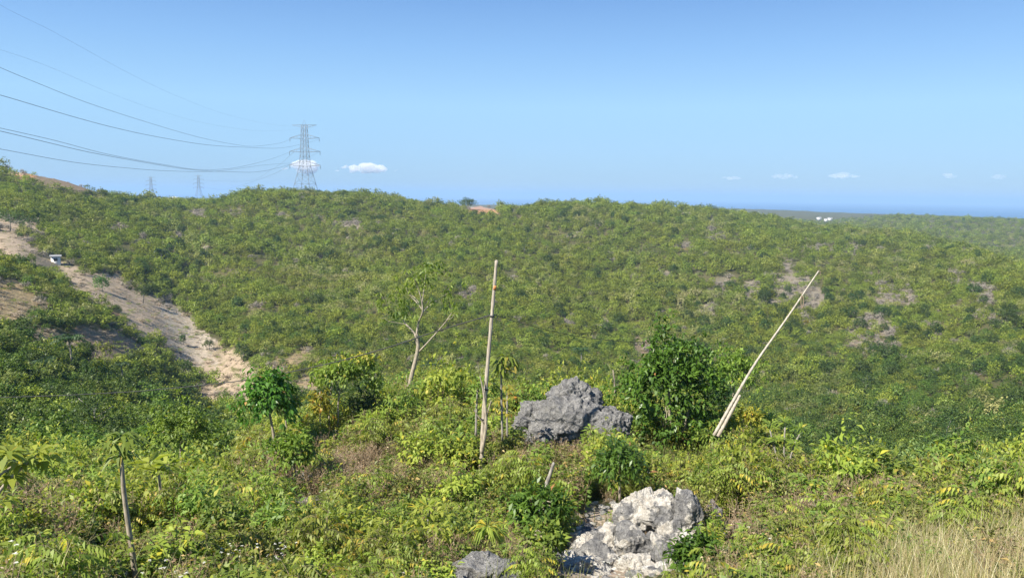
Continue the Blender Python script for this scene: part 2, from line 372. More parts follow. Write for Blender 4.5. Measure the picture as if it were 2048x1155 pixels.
def rock_mat(name, white=.5, seed=0.0, tone=1.0, crack=.45):
    m, nt = new_mat(name)
    tc = nd(nt, 'ShaderNodeTexCoord')
    mp = nd(nt, 'ShaderNodeMapping'); mp.inputs['Location'].default_value = (seed, seed * 1.7, -seed); nt.links.new(tc.outputs['Object'], mp.inputs[0]); v = mp.outputs[0]
    n1 = noise(nt, 1.7, 6, v, .6); n2 = noise(nt, 6, 6, v, .7); n3 = noise(nt, 26, 5, v, .7)
    vo = nd(nt, 'ShaderNodeTexVoronoi', feature='DISTANCE_TO_EDGE'); vo.inputs['Scale'].default_value = 3.2
    wv = nd(nt, 'ShaderNodeVectorMath', operation='ADD')
    nc = nd(nt, 'ShaderNodeTexNoise'); nc.inputs['Scale'].default_value = 4; nt.links.new(v, nc.inputs['Vector'])
    sc = nd(nt, 'ShaderNodeVectorMath', operation='SCALE'); nt.links.new(nc.outputs['Color'], sc.inputs[0]); sc.inputs['Scale'].default_value = .5
    nt.links.new(v, wv.inputs[0]); nt.links.new(sc.outputs[0], wv.inputs[1]); nt.links.new(wv.outputs[0], vo.inputs['Vector'])
    g = mixc(nt, rng_map(nt, n2, .35, .65, 0, 1), (.115*tone,.115*tone,.118*tone), (.30*tone,.29*tone,.27*tone))
    g = mixc(nt, rng_map(nt, n3, .56, .70, 0, .8), g, (.05,.05,.05))
    w = mixc(nt, rng_map(nt, n2, .35, .7, 0, 1), (.78,.75,.68), (.50,.44,.35))
    c = mixc(nt, rng_map(nt, n1, .68 - white * .35, .71 - white * .35, 0, 1), g, w)
    c = mixc(nt, rng_map(nt, vo.outputs['Distance'], 0, .03, crack, 0), c, (.06,.055,.05))
    p = nd(nt, 'ShaderNodeBsdfPrincipled'); nt.links.new(c, p.inputs['Base Color']); p.inputs['Roughness'].default_value = .92
    p.inputs['Specular IOR Level'].default_value = .15
    b1 = nd(nt, 'ShaderNodeBump'); b1.inputs['Strength'].default_value = 1; b1.inputs['Distance'].default_value = .2; nt.links.new(n2, b1.inputs['Height'])
    b2 = nd(nt, 'ShaderNodeBump'); b2.inputs['Strength'].default_value = 1; b2.inputs['Distance'].default_value = .03; nt.links.new(n3, b2.inputs['Height']); nt.links.new(b1.outputs[0], b2.inputs['Normal'])
    nt.links.new(b2.outputs[0], p.inputs['Normal'])
    o = nd(nt, 'ShaderNodeOutputMaterial'); nt.links.new(p.outputs[0], o.inputs[0])
    return m

# ------------------------------------------------------------------ mesh helpers
def mesh_np(name, V, Q, mat=None, tint=None, smooth_=False, n=4):
    V = np.asarray(V, np.float32); Q = np.asarray(Q, np.int32)
    me = bpy.data.meshes.new(name)
    me.vertices.add(len(V)); me.vertices.foreach_set('co', V.ravel())
    me.loops.add(Q.size); me.loops.foreach_set('vertex_index', Q.ravel())
    me.polygons.add(len(Q)); me.polygons.foreach_set('loop_start', np.arange(0, Q.size, n, dtype=np.int32))
    if smooth_: me.polygons.foreach_set('use_smooth', np.ones(len(Q), bool))
    if tint is not None:
        a = me.attributes.new('tint', 'FLOAT', 'POINT'); a.data.foreach_set('value', np.asarray(tint, np.float32))
    me.update(calc_edges=True)
    if mat: me.materials.append(mat)
    return me
def obj(name, me, parent=None, loc=None):
    o = bpy.data.objects.new(name, me); COL.objects.link(o)
    if parent is not None: o.parent = parent
    if loc is not None: o.location = loc
    return o
def tag(o, label, cat, group=None, kind=None):
    o['label'] = label
    if cat: o['category'] = cat
    if group: o['group'] = group
    if kind: o['kind'] = kind
    return o
def thing(name, label, cat, loc, rz=0, group=None, scale=1):
    o = bpy.data.objects.new(name, None); COL.objects.link(o); o.empty_display_size = .2
    o.location = loc; o.rotation_euler = (0, 0, rz); o.scale = (scale,) * 3
    return tag(o, label, cat, group)
def copy_thing(src, loc, rz, scale, label, group):
    r = src.copy(); COL.objects.link(r); r.location = loc; r.rotation_euler = (0, 0, rz); r.scale = (scale,) * 3
    r['label'] = label; r['group'] = group
    for ch in src.children:
        c = ch.copy(); COL.objects.link(c); c.parent = r
    return r

class Leaves:
    def __init__(s): s.P = []; s.D = []; s.N = []; s.L = []; s.Wd = []; s.T = []
    def add(s, P, D, N, L, Wd, T):
        P = np.atleast_2d(P); n = max(len(P), len(np.atleast_2d(D))); P = np.broadcast_to(P, (n, 3))
        s.P.append(P); s.D.append(np.broadcast_to(D, (n, 3))); s.N.append(np.broadcast_to(N, (n, 3)))
        s.L.append(np.broadcast_to(L, n)); s.Wd.append(np.broadcast_to(Wd, n)); s.T.append(np.broadcast_to(T, n))
    def mesh(s, name, mat, fold=.18, droop=.22, mid=.45):
        P = np.vstack(s.P); D = np.vstack(s.D); N = np.vstack(s.N); L = np.concatenate(s.L)[:, None]; Wd = np.concatenate(s.Wd)[:, None]; T = np.concatenate(s.T)
        D = D / (np.linalg.norm(D, axis=1, keepdims=True) + 1e-9)
        S = np.cross(D, N); S = S / (np.linalg.norm(S, axis=1, keepdims=True) + 1e-9)
        N = np.cross(S, D)
        n = len(P)
        V = np.empty((n, 4, 3))
        V[:, 0] = P
        V[:, 1] = P + D * L * mid + S * Wd * .5 + N * Wd * fold
        V[:, 2] = P + D * L * .96 - N * L * droop
        V[:, 3] = P + D * L * mid - S * Wd * .5 + N * Wd * fold
        Q = np.arange(n * 4).reshape(n, 4)
        return mesh_np(name, V.reshape(-1, 3), Q, mat, np.repeat(T, 4))

class Tubes:
    def __init__(s, seg=6): s.V = []; s.Q = []; s.n = 0; s.seg = seg
    def add(s, pts, rad):
        pts = np.array([tuple(p) for p in pts], float); rad = np.broadcast_to(np.asarray(rad, float), len(pts))
        T = np.gradient(pts, axis=0); T /= np.linalg.norm(T, axis=1, keepdims=True) + 1e-9
        ref = np.array([0, 0, 1.0]) if abs(T[0][2]) < .9 else np.array([1.0, 0, 0])
        A = np.cross(T, ref); A /= np.linalg.norm(A, axis=1, keepdims=True) + 1e-9
        B = np.cross(T, A); k = s.seg
        th = np.arange(k) / k * 2 * math.pi
        R = pts[:, None] + rad[:, None, None] * (A[:, None] * np.cos(th)[None, :, None] + B[:, None] * np.sin(th)[None, :, None])
        V = R.reshape(-1, 3); m = len(pts)
        i = np.arange(m - 1)[:, None] * k; j = np.arange(k)[None]; j2 = (j + 1) % k
        Q = np.stack([i + j, i + j2, i + k + j2, i + k + j], -1).reshape(-1, 4) + s.n
        s.V.append(V); s.Q.append(Q); s.n += len(V)
        c = len(V)
        s.V.append(np.array([pts[0] - T[0] * 1e-3, pts[-1] + T[-1] * min(rad[-1], .02)]))
        a0, a1 = s.n, s.n + 1
        base = s.n - c
        jj = np.arange(k); caps = []
        for q in range(0, k, 2):
            caps.append([a0, base + (q + 2) % k, base + (q + 1) % k, base + q])
            e = base + (m - 1) * k
            caps.append([a1, e + q, e + (q + 1) % k, e + (q + 2) % k])
        s.Q.append(np.array(caps)); s.n += 2
    def mesh(s, name, mat): return mesh_np(name, np.vstack(s.V), np.vstack(s.Q), mat, smooth_=True)

def rdir(rng, n):
    d = rng.normal(size=(n, 3)); return d / np.linalg.norm(d, axis=1, keepdims=True)
def smooth_line(pts, sub=6):
    pts = np.array([tuple(p) for p in pts], float)
    if len(pts) < 3: return np.linspace(pts[0], pts[-1], sub + 1)
    t = np.arange(len(pts)); tt = np.linspace(0, len(pts) - 1, (len(pts) - 1) * sub + 1)
    P = np.vstack([2 * pts[0] - pts[1], pts, 2 * pts[-1] - pts[-2]])
    i = np.clip(tt.astype(int), 0, len(pts) - 2); u = (tt - i)[:, None]
    a, b, c, d = P[i], P[i + 1], P[i + 2], P[i + 3]
    return .5 * (2 * b + (c - a) * u + (2 * a - 5 * b + 4 * c - d) * u ** 2 + (3 * b - a - 3 * c + d) * u ** 3)

# ---- foliage masses
def leaf_cluster(L, rng, c, n, rad, ln, wd, out=None, t0=0., t1=.9, droop=.3):
    """leaves radiating from a twig end"""
    d = rdir(rng, n)
    if out is not None: d = d * .9 + np.asarray(out) * .75
    d[:, 2] = d[:, 2] * .8 - droop * .35
    d /= np.linalg.norm(d, axis=1, keepdims=True)
    p = np.asarray(c) + d * rad * rng.uniform(.1, 1, (n, 1))
    N = rdir(rng, n) * .55 + np.array([0, 0, 1.0])
    l = ln * rng.uniform(.65, 1.2, n)
    L.add(p, d, N, l, wd * l / ln, rng.uniform(t0, t1, n) if np.isscalar(t0) else t0)
def crown(L, rng, W_, D_, Hh, zc, ncl, k, ln, wd, lump=.28, inner=.25, droop=.3, dead=.03, c0=(0, 0)):
    """uneven ellipsoid crown of leaf clusters"""
    ph = rng.uniform(0, 6.28, 6)
    for i in range(ncl):
        d = rdir(rng, 1)[0]
        if d[2] < -.55: d[2] *= -.6
        m = 1 + lump * (math.sin(3 * math.atan2(d[1], d[0]) + ph[0]) * .5 + math.sin(5 * d[2] + ph[1] + 2 * d[0] * 2) * .6 + rng.normal() * .35)
        s = (rng.uniform(inner, 1) ** .45) * m
        c = np.array([d[0] * W_ / 2 * s + c0[0], d[1] * D_ / 2 * s + c0[1], zc + d[2] * Hh / 2 * s])
        tb = np.clip(rng.normal(.45, .2), 0, .8)
        T = np.clip(tb + rng.normal(0, .14, k), 0, .9)
        T = np.where(rng.random(k) < dead, .97 + .03 * rng.random(k), T)
        n = k
        dd = rdir(rng, n) * .9 + d * .7
        dd[:, 2] -= droop
        dd /= np.linalg.norm(dd, axis=1, keepdims=True)
        p = c + rdir(rng, n) * ln * rng.uniform(0, 1.0, (n, 1))
        l = ln * rng.uniform(.6, 1.2, n)
        L.add(p, dd, rdir(rng, n) * .5 + np.array([0, 0, 1.0]) + d * .5, l, wd * l / ln, T)
def frond(L, TB, rng, base, dirv, length, npair, ll, lw, droop=.55, t=.4, hang=.4, rad=.004, sub=None):
    s = np.linspace(0, 1, 8)[:, None]
    d = np.asarray(dirv, float); d = d / np.linalg.norm(d)
    pts = np.asarray(base) + d * length * s + np.array([0, 0, -1.0]) * droop * length * s ** 2
    if TB is not None: TB.add(pts, np.linspace(rad, rad * .4, 8))
    u = np.linspace(.18, 1, npair)
    P = np.stack([np.interp(u, s[:, 0], pts[:, k]) for k in range(3)], 1)
    T = np.gradient(P, axis=0); T /= np.linalg.norm(T, axis=1, keepdims=True) + 1e-9
    S = np.cross(T, [0, 0, 1.0]); S /= np.linalg.norm(S, axis=1, keepdims=True) + 1e-9
    prof = np.sin(np.clip(u, 0, 1) * 2.4 + .5)
    for sg in (-1, 1):
        D = S * sg + T * .55 + np.array([0, 0, -hang]) + rng.normal(0, .12, P.shape)
        N = np.cross(T, S) * 1.0 + rng.normal(0, .2, P.shape); N[:, 2] = np.abs(N[:, 2]) + .3
        L.add(P, D, N, ll * prof * rng.uniform(.85, 1.15, len(P)), lw * rng.uniform(.85, 1.15, len(P)), np.clip(t + rng.normal(0, .1, len(P)), 0, 1))

def pinnate_plant(rng, Hh, nst, nf, fl, ll, lw, spread=.5, dead=.05):
    L = Leaves(); T = Tubes(4)
    for i in range(nst):
        a = rng.uniform(0, 6.28); h = Hh * rng.uniform(.6, 1.05); sp = spread * h * rng.uniform(.3, 1)
        pts = [(0, 0, -.15), (math.cos(a) * sp * .25, math.sin(a) * sp * .25, h * .4), (math.cos(a) * sp * .6, math.sin(a) * sp * .6, h * .75), (math.cos(a) * sp, math.sin(a) * sp, h)]
        pl = smooth_line(pts, 4); T.add(pl, np.linspace(.011, .004, len(pl)))
        for j in range(nf):
            u = rng.uniform(.3, 1) ** .8; b = pl[int(u * (len(pl) - 1))]
            th = rng.uniform(0, 6.28); up = rng.uniform(.1, .9)
            t = .99 if rng.random() < dead else np.clip(rng.normal(.45, .2), 0, .88)
            frond(L, T, rng, b, (math.cos(th), math.sin(th), up), fl * rng.uniform(.7, 1.15), 7, ll, lw, droop=.7, t=t, hang=.55, rad=.003)
    return L, T
def broad_plant(rng, Hh, nst, nl, ln, wd, spread=.35, t=(.2, .9), dead=.06, top=.35):
    L = Leaves(); T = Tubes(4)
    for i in range(nst):
        a = rng.uniform(0, 6.28); h = Hh * rng.uniform(.65, 1.05); sp = spread * h * rng.uniform(.2, 1)
        pts = smooth_line([(0, 0, -.15), (math.cos(a) * sp * .4, math.sin(a) * sp * .4, h * .5), (math.cos(a) * sp, math.sin(a) * sp, h)], 5)
        T.add(pts, np.linspace(.012, .005, len(pts)))
        n = nl; u = rng.uniform(top, 1, n); idx = (u * (len(pts) - 1)).astype(int); P = pts[idx]
        th = rng.uniform(0, 6.28, n)
        D = np.stack([np.cos(th), np.sin(th), rng.uniform(-.15, .55, n)], 1)
        D /= np.linalg.norm(D, axis=1, keepdims=True)
        P = P + D * .04
        tt = rng.uniform(t[0], t[1], n); tt = np.where(rng.random(n) < dead, .99, tt)
        l = ln * rng.uniform(.6, 1.15, n)
        L.add(P, D, np.array([0, 0, 1.0]) + rng.normal(0, .3, (n, 3)), l, wd * l / ln, tt)
    return L, T
def weedy_plant(rng, Hh, nst, nl, ln, wd, dead=.1):
    L = Leaves(); T = Tubes(3)
    for i in range(nst):
        a = rng.uniform(0, 6.28); h = Hh * rng.uniform(.5, 1.1); sp = .55 * h * rng.uniform(.1, 1); o = rng.normal(0, .09, 2)
        pts = smooth_line([(o[0], o[1], -.1), (o[0] + math.cos(a) * sp * .4, o[1] + math.sin(a) * sp * .4, h * .55), (o[0] + math.cos(a) * sp, o[1] + math.sin(a) * sp, h)], 3)
        T.add(pts, np.linspace(.006, .002, len(pts)))
        u = rng.uniform(.1, 1, nl); P = np.stack([np.interp(u, np.linspace(0, 1, len(pts)), pts[:, k]) for k in range(3)], 1)
        D = rdir(rng, nl); D[:, 2] = np.abs(D[:, 2]) * .5 - .05
        tb = rng.uniform(.1, .8)
        tt = np.clip(tb + rng.normal(0, .12, nl), 0, .9); tt = np.where(rng.random(nl) < dead, .99, tt)
        l = ln * rng.uniform(.5, 1.2, nl)
        L.add(P + D * .02, D, np.array([0, 0, 1.0]) + rng.normal(0, .5, (nl, 3)), l, wd * l / ln, tt)
    return L, T
def grass_tuft(rng, Hh, n, wd=.007, spread=.14):
    V = []; Q = []; T = []
    k = 0
    for i in range(n):
        o = rng.normal(0, spread, 2); a = rng.uniform(0, 6.28); lean = rng.uniform(.05, .75); h = Hh * rng.uniform(.45, 1.1)
        dx, dy = math.cos(a), math.sin(a); w = wd * rng.uniform(.6, 1.3); t = rng.uniform(0, 1)
        for s in range(5):
            u = s / 4; x = o[0] + dx * lean * h * u * u; y = o[1] + dy * lean * h * u * u; z = -.05 + h * u * (1 - .3 * lean * u)
            ww = w * (1 - u * .85)
            V += [(x - dy * ww, y + dx * ww, z), (x + dy * ww, y - dx * ww, z)]; T += [t, t]
            if s: Q.append([k + 2 * s - 2, k + 2 * s - 1, k + 2 * s + 1, k + 2 * s])
        k += 10
    return V, Q, T

# ------------------------------------------------------------------ setting: ground, sea
def build_ground():
    a_ext = np.radians(np.arange(54, 307, 4.0))
    A = np.concatenate([AZ, a_ext])
    Rr = RG
    Z = np.zeros((len(A), len(Rr))); Z[:NA] = ZG
    zl, zr = ZG[-1], ZG[0]
    for k, a in enumerate(a_ext):
        f = k / (len(a_ext) - 1); f = f * f * (3 - 2 * f)
        Z[NA + k] = zl * (1 - f) + zr * f
        Z[NA + k] = np.where(Rr < 3000, Z[NA + k] * 1.0 - 0 * f, Z[NA + k])
    X = Rr[None] * np.sin(A)[:, None]; Y = Rr[None] * np.cos(A)[:, None]
    P = np.stack([X, Y, Z], -1)
    b, c = bare(P)
    na, nr = len(A), len(Rr)
    i = np.arange(na)[:, None]; j = np.arange(nr - 1)[None]; i2 = (i + 1) % na
    Q = np.stack([i * nr + j, i * nr + j + 1, i2 * nr + j + 1, i2 * nr + j], -1).reshape(-1, 4)
    me = mesh_np('ground', P.reshape(-1, 3), Q, M['ground'], smooth_=True)
    at = me.attributes.new('bare', 'FLOAT', 'POINT'); at.data.foreach_set('value', b.ravel().astype(np.float32))
    cc = np.concatenate([c.reshape(-1, 3), np.ones((b.size, 1))], 1)
    ac = me.attributes.new('patch', 'FLOAT_COLOR', 'POINT'); ac.data.foreach_set('color', cc.ravel().astype(np.float32))
    g = obj('ground', me); tag(g, 'wooded hills of earth and undergrowth falling to the valley', 'ground', kind='structure')
build_ground()

def build_sea():
    m, nt = new_mat('sea_water')
    tc = nd(nt, 'ShaderNodeTexCoord'); mp = nd(nt, 'ShaderNodeMapping'); nt.links.new(tc.outputs['Object'], mp.inputs[0]); mp.inputs['Scale'].default_value = (.0002, .0018, 1)
    mp.inputs['Rotation'].default_value = (0, 0, -.12)
    n = noise(nt, 1.0, 4, mp.outputs[0])
    c = mixc(nt, rng_map(nt, n, .38, .62, 0, 1), (.008,.05,.15), (.03,.11,.22))
    p = nd(nt, 'ShaderNodeBsdfPrincipled'); nt.links.new(c, p.inputs['Base Color'])
    nt.links.new(rng_map(nt, n, .38, .62, .38, .6), p.inputs['Roughness']); p.inputs['IOR'].default_value = 1.33
    p.inputs['Specular IOR Level'].default_value = .3
    o = nd(nt, 'ShaderNodeOutputMaterial'); nt.links.new(p.outputs[0], o.inputs[0])
    k = 64; R = 24000
    V = [(0, 0, SEA_Z)]; Q = []
    rings = [2500, 4500, 10000, R]
    V = [(r * math.sin(t * 2 * math.pi / k), r * math.cos(t * 2 * math.pi / k), SEA_Z) for r in rings for t in range(k)]
    for q in range(len(rings) - 1):
        for t in range(k): Q.append([q * k + t, (q + 1) * k + t, (q + 1) * k + (t + 1) % k, q * k + (t + 1) % k])
    s = obj('sea', mesh_np('sea', V, Q, m)); tag(s, 'calm blue sea with pale streaks beyond the hills', 'sea', kind='structure')
build_sea()

def build_haze():
    m, nt = new_mat('haze_air')
    pv = nd(nt, 'ShaderNodeVolumePrincipled'); pv.inputs['Color'].default_value = (.43, .65, .91, 1); pv.inputs['Density'].default_value = HAZE_DENSITY
    pv.inputs['Anisotropy'].default_value = 0.0
    o = nd(nt, 'ShaderNodeOutputMaterial'); nt.links.new(pv.outputs[0], o.inputs['Volume'])
    x, z0, z1 = 24800, SEA_Z - 16, 62
    V = [(-x, -x, z0), (x, -x, z0), (x, x, z0), (-x, x, z0), (-x, -x, z1), (x, -x, z1), (x, x, z1), (-x, x, z1)]
    Q = [(0, 3, 2, 1), (4, 5, 6, 7), (0, 1, 5, 4), (1, 2, 6, 5), (2, 3, 7, 6), (3, 0, 4, 7)]
    h = obj('haze', mesh_np('haze', V, Q, m)); tag(h, 'pale blue haze filling the air over hills and sea', 'haze', kind='stuff')
build_haze()

# ------------------------------------------------------------------ instancing stuff
def stuff_instances(name, label, cat, pts, rz, scl, idx, variants, tilt=None):
    coll = bpy.data.collections.new(name + '_kinds')
    for i, me in enumerate(variants):
        coll.objects.link(bpy.data.objects.new('%s_%02d' % (me.name, i), me))
    me = bpy.data.meshes.new(name)
    n = len(pts)
    me.vertices.add(n); me.vertices.foreach_set('co', np.asarray(pts, np.float32).ravel())
    rot = np.zeros((n, 3), np.float32); rot[:, 2] = rz
    if tilt is not None: rot[:, :2] = tilt
    for nm, ty, key, val in (('rot', 'FLOAT_VECTOR', 'vector', rot), ('scl', 'FLOAT_VECTOR', 'vector', scl), ('idx', 'INT', 'value', idx)):
        a = me.attributes.new(nm, ty, 'POINT'); a.data.foreach_set(key, np.asarray(val, np.int32 if ty == 'INT' else np.float32).ravel())
    o = obj(name, me); tag(o, label, cat, kind='stuff')
    ng = bpy.data.node_groups.new(name + '_scatter', 'GeometryNodeTree')
    ng.interface.new_socket('Geometry', in_out='INPUT', socket_type='NodeSocketGeometry')
    ng.interface.new_socket('Geometry', in_out='OUTPUT', socket_type='NodeSocketGeometry')
    gi = ng.nodes.new('NodeGroupInput'); go = ng.nodes.new('NodeGroupOutput')
    m2p = ng.nodes.new('GeometryNodeMeshToPoints')
    ci = ng.nodes.new('GeometryNodeCollectionInfo'); ci.inputs[0].default_value = coll; ci.inputs[1].default_value = True; ci.inputs[2].default_value = True
    ip = ng.nodes.new('GeometryNodeInstanceOnPoints'); ip.inputs['Pick Instance'].default_value = True
    def at(nm, ty):
        q = ng.nodes.new('GeometryNodeInputNamedAttribute'); q.data_type = ty; q.inputs[0].default_value = nm; return q.outputs[0]
    L = ng.links.new
    L(gi.outputs[0], m2p.inputs[0]); L(m2p.outputs[0], ip.inputs['Points']); L(ci.outputs[0], ip.inputs['Instance'])
    L(at('idx', 'INT'), ip.inputs['Instance Index']); L(at('rot', 'FLOAT_VECTOR'), ip.inputs['Rotation']); L(at('scl', 'FLOAT_VECTOR'), ip.inputs['Scale'])
    L(ip.outputs[0], go.inputs[0])
    md = o.modifiers.new('scatter', 'NODES'); md.node_group = ng
    return o

def scatter_cells(r0, r1, sfun, rng, a0=-42, a1=42):
    out = []
    r = r0
    a0, a1 = math.radians(a0), math.radians(a1)
    while r < r1:
        s = sfun(r); n = max(1, int((a1 - a0) * r / s))
        a = a0 + (np.arange(n) + rng.uniform(0, 1, n)) / n * (a1 - a0)
        q = r + rng.uniform(0, 1, n) * s
        out.append(np.stack([q * np.sin(a), q * np.cos(a)], 1)); r += s
    return np.vstack(out)

# ------------------------------------------------------------------ far and middle woods
rng = np.random.default_rng(11)
def shrub_mesh(name, seed, W_, Hh, ncl, k, ln, wd, mat, droop=.2, lump=.3, dead=.03):
    r = np.random.default_rng(seed); L = Leaves()
    crown(L, r, W_, W_ * r.uniform(.85, 1.1), Hh, Hh * .5, ncl, k, ln, wd, droop=droop, lump=lump, dead=dead)
    return L.mesh(name, mat)
def bare_shrub_mesh(name, seed, Hh, n, mat, rad=.02):
    r = np.random.default_rng(seed); T = Tubes(3)
    for i in range(n):
        d = rdir(r, 1)[0]; d[2] = abs(d[2]) + .25; d /= np.linalg.norm(d)
        p = np.array([0, 0, 0.0]); 
        q = p + d * Hh * .5; T.add([p, q], [rad, rad * .7])
        for j in range(4):
            e = d + rdir(r, 1)[0] * .7; e /= np.linalg.norm(e); q2 = q + e * Hh * r.uniform(.25, .5)
            T.add([q, q2], [rad * .6, rad * .3])
    return T.mesh(name, mat)
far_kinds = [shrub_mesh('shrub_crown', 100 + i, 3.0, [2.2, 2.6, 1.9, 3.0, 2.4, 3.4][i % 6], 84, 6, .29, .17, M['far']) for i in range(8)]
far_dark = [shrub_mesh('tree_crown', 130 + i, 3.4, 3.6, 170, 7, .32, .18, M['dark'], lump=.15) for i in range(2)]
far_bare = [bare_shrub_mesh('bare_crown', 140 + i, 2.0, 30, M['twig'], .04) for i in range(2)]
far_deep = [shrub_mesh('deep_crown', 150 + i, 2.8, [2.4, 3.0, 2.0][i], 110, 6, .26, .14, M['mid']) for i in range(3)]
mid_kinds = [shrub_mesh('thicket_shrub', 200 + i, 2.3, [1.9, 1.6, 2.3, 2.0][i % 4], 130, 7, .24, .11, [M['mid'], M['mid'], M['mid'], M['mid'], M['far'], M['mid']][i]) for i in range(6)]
mid_kinds += [shrub_mesh('thicket_shrub', 220, 2.4, 2.4, 130, 7, .24, .12, M['dark'])]

def forest():
    P = scatter_cells(118, 1500, lambda r: max(1.75, r / 118), rng)
    z = H(P[:, 0], P[:, 1]); P3 = np.column_stack([P, z])
    b, cg = bare(P3); px, py, dp = project(P3)
    keep = (rng.random(len(P)) > b * np.where(cg[:, 0] < .195, .42, 1.05)) & (px > -250) & (px < 2300)
    # gaps and thinning
    g = fbm(P[:, 0] / 13, P[:, 1] / 13, 77)
    keep &= ~((g < .30) & (rng.random(len(P)) < .6))
    P3 = P3[keep]; r = np.hypot(P3[:, 0], P3[:, 1]); b = b[keep]; px = px[keep]
    vis = visible(P3 + np.array([0, 0, 3.5]))
    P3 = P3[vis]; r = r[vis]; b = b[vis]; px = px[vis]
    n = len(P3)
    size = np.exp(np.minimum(rng.normal(-.02, .30, n), .42)) * np.clip(r / 330, .62, 1.9) ** .75
    size *= 0.55 + .95 * fbm(P3[:, 0] / 22, P3[:, 1] / 22, 3)
    sc = np.stack([size, size, size * rng.uniform(.75, 1.15, n)], 1)
    idx = rng.integers(0, 8, n)
    u = rng.random(n)
    dz = fbm(P3[:, 0] / 55, P3[:, 1] / 55, 41)
    idx = np.where(u < .012 + .05 * (dz > .56), 8 + rng.integers(0, 2, n), idx)
    idx = np.where((u > .965) | ((b > .25) & (u > .35)), 10 + rng.integers(0, 2, n), idx)
    sc[(idx > 7) & (idx < 10)] = np.minimum(sc[(idx > 7) & (idx < 10)], 1.25)
    P3[:, 2] -= .15
    deep = (idx < 8) & (rng.random(n) < .85 * np.clip((250 - r) / 90, 0, 1) * np.where(px > 1350, 1, .45)); idx = np.where(deep, 12 + rng.integers(0, 3, n), idx)  # deeper valley green: partly the scrub's own colour, partly shading put into it
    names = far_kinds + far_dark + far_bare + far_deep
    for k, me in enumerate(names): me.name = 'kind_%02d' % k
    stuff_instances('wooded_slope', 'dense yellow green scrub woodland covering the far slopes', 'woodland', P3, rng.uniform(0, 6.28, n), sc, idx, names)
    print('far', n)
forest()

def thicket():
    P = scatter_cells(33, 122, lambda r: 1.25 if r < 60 else 1.5, rng)
    z = H(P[:, 0], P[:, 1]); P3 = np.column_stack([P, z - .1])
    b, _ = bare(P3)
    px, py, dp = project(P3)
    vis = visible(P3 + np.array([0, 0, .9])) & (rng.random(len(P)) > b) & (px > -200) & (px < 2250)
    P3 = P3[vis]; px = px[vis]; py = py[vis]; n = len(P3)
    r = np.hypot(P3[:, 0], P3[:, 1])
    size = np.exp(rng.normal(0, .25, n)) * np.interp(r, [33, 60, 110], [.6, .8, .95])
    idx = rng.integers(0, 6, n); idx = np.where(rng.random(n) < .10, 6, idx)
    rz = rng.uniform(0, 6.28, n)
    inframe = (px > 10) & (px < 2038) & (py < 985)
    app = np.where(inframe & visible(P3 + np.array([0, 0, 1.0])), size / r, 0)
    order = np.argsort(-app)[:270]
    ind = np.zeros(n, bool); ind[order] = True
    for k in np.nonzero(ind)[0]:
        me = mid_kinds[idx[k]]
        o = obj('shrub', me, loc=P3[k]); o.rotation_euler = (0, 0, rz[k]); o.scale = (size[k], size[k], size[k] * (.8 + .3 * ((k * 7) % 10) / 10))
        what = 'dark green' if idx[k] == 6 else 'mid green'
        tall = 'larger' if size[k] > np.interp(r[k], [33, 60, 110], [.6, .8, .95]) else 'smaller'
        x_, y_ = px[k], py[k]
        if x_ < 700:
            where = ('below the cleared strip' if y_ < 800 else 'around the round bush') if x_ > 400 else (('around the tallest palm' if x_ < 260 else 'between palms and cleared strip') if y_ < 790 else ('on the left edge above the broad yellow leaves' if x_ < 130 else ('left of the round bush under the cable' if y_ < 860 else 'low behind the slim leaning trunk')))
        elif x_ < 1500: where = 'behind the near crest ' + ('left of the upright pole' if x_ < 980 else 'between the two poles')
        else: where = 'right of the leaning pole' + (' above the orange tipped shrub' if x_ < 1760 else ' near the dark valley trees')
        tag(o, '%s %s thicket shrub %s' % (tall, what, where), 'shrub', '%s %s thicket shrubs %s' % (tall, what, where))
    q = ~ind
    stuff_instances('valley_thicket', 'continuous green thicket filling the valley behind the near slope', 'thicket', P3[q], rz[q], np.stack([size[q]] * 3, 1), idx[q], mid_kinds)
    print('mid', n)
thicket()

def strip_litter():
    P = scatter_cells(120, 480, lambda r: r / 150, rng, -40, 30)
    P3 = np.column_stack([P, H(P[:, 0], P[:, 1])]); b, cg = bare(P3)
    m = (b > .35) & (rng.random(len(P)) < .42) & visible(P3 + np.array([0, 0, 1.0])); P3 = P3[m]; n = len(P3)
    me = [bare_shrub_mesh('litter_%02d' % i, 170 + i, .9, 22, M['litter'], .022) for i in range(3)]
    for i in range(2):
        L = Leaves(); crown(L, np.random.default_rng(180 + i), 1.2, 1.2, .7, .3, 24, 5, .2, .1); me.append(L.mesh('litter_%02d' % (3 + i), M['far']))
    sc = np.exp(rng.normal(-.35, .4, n)); sc = np.stack([sc * 1.3, sc * 1.3, sc * .55], 1)
    stuff_instances('dry_brush', 'dry brush and tufts littering the cleared strip and bare patches', 'dry brush', P3, rng.uniform(0, 6.28, n), sc, rng.choice([0, 1, 2, 0, 1, 2, 3, 4], n), me)
    print('litter', n)
M['litter'] = plain_mat('dry_brush_stems', (.50,.41,.29), (.30,.23,.15), 4)
strip_litter()

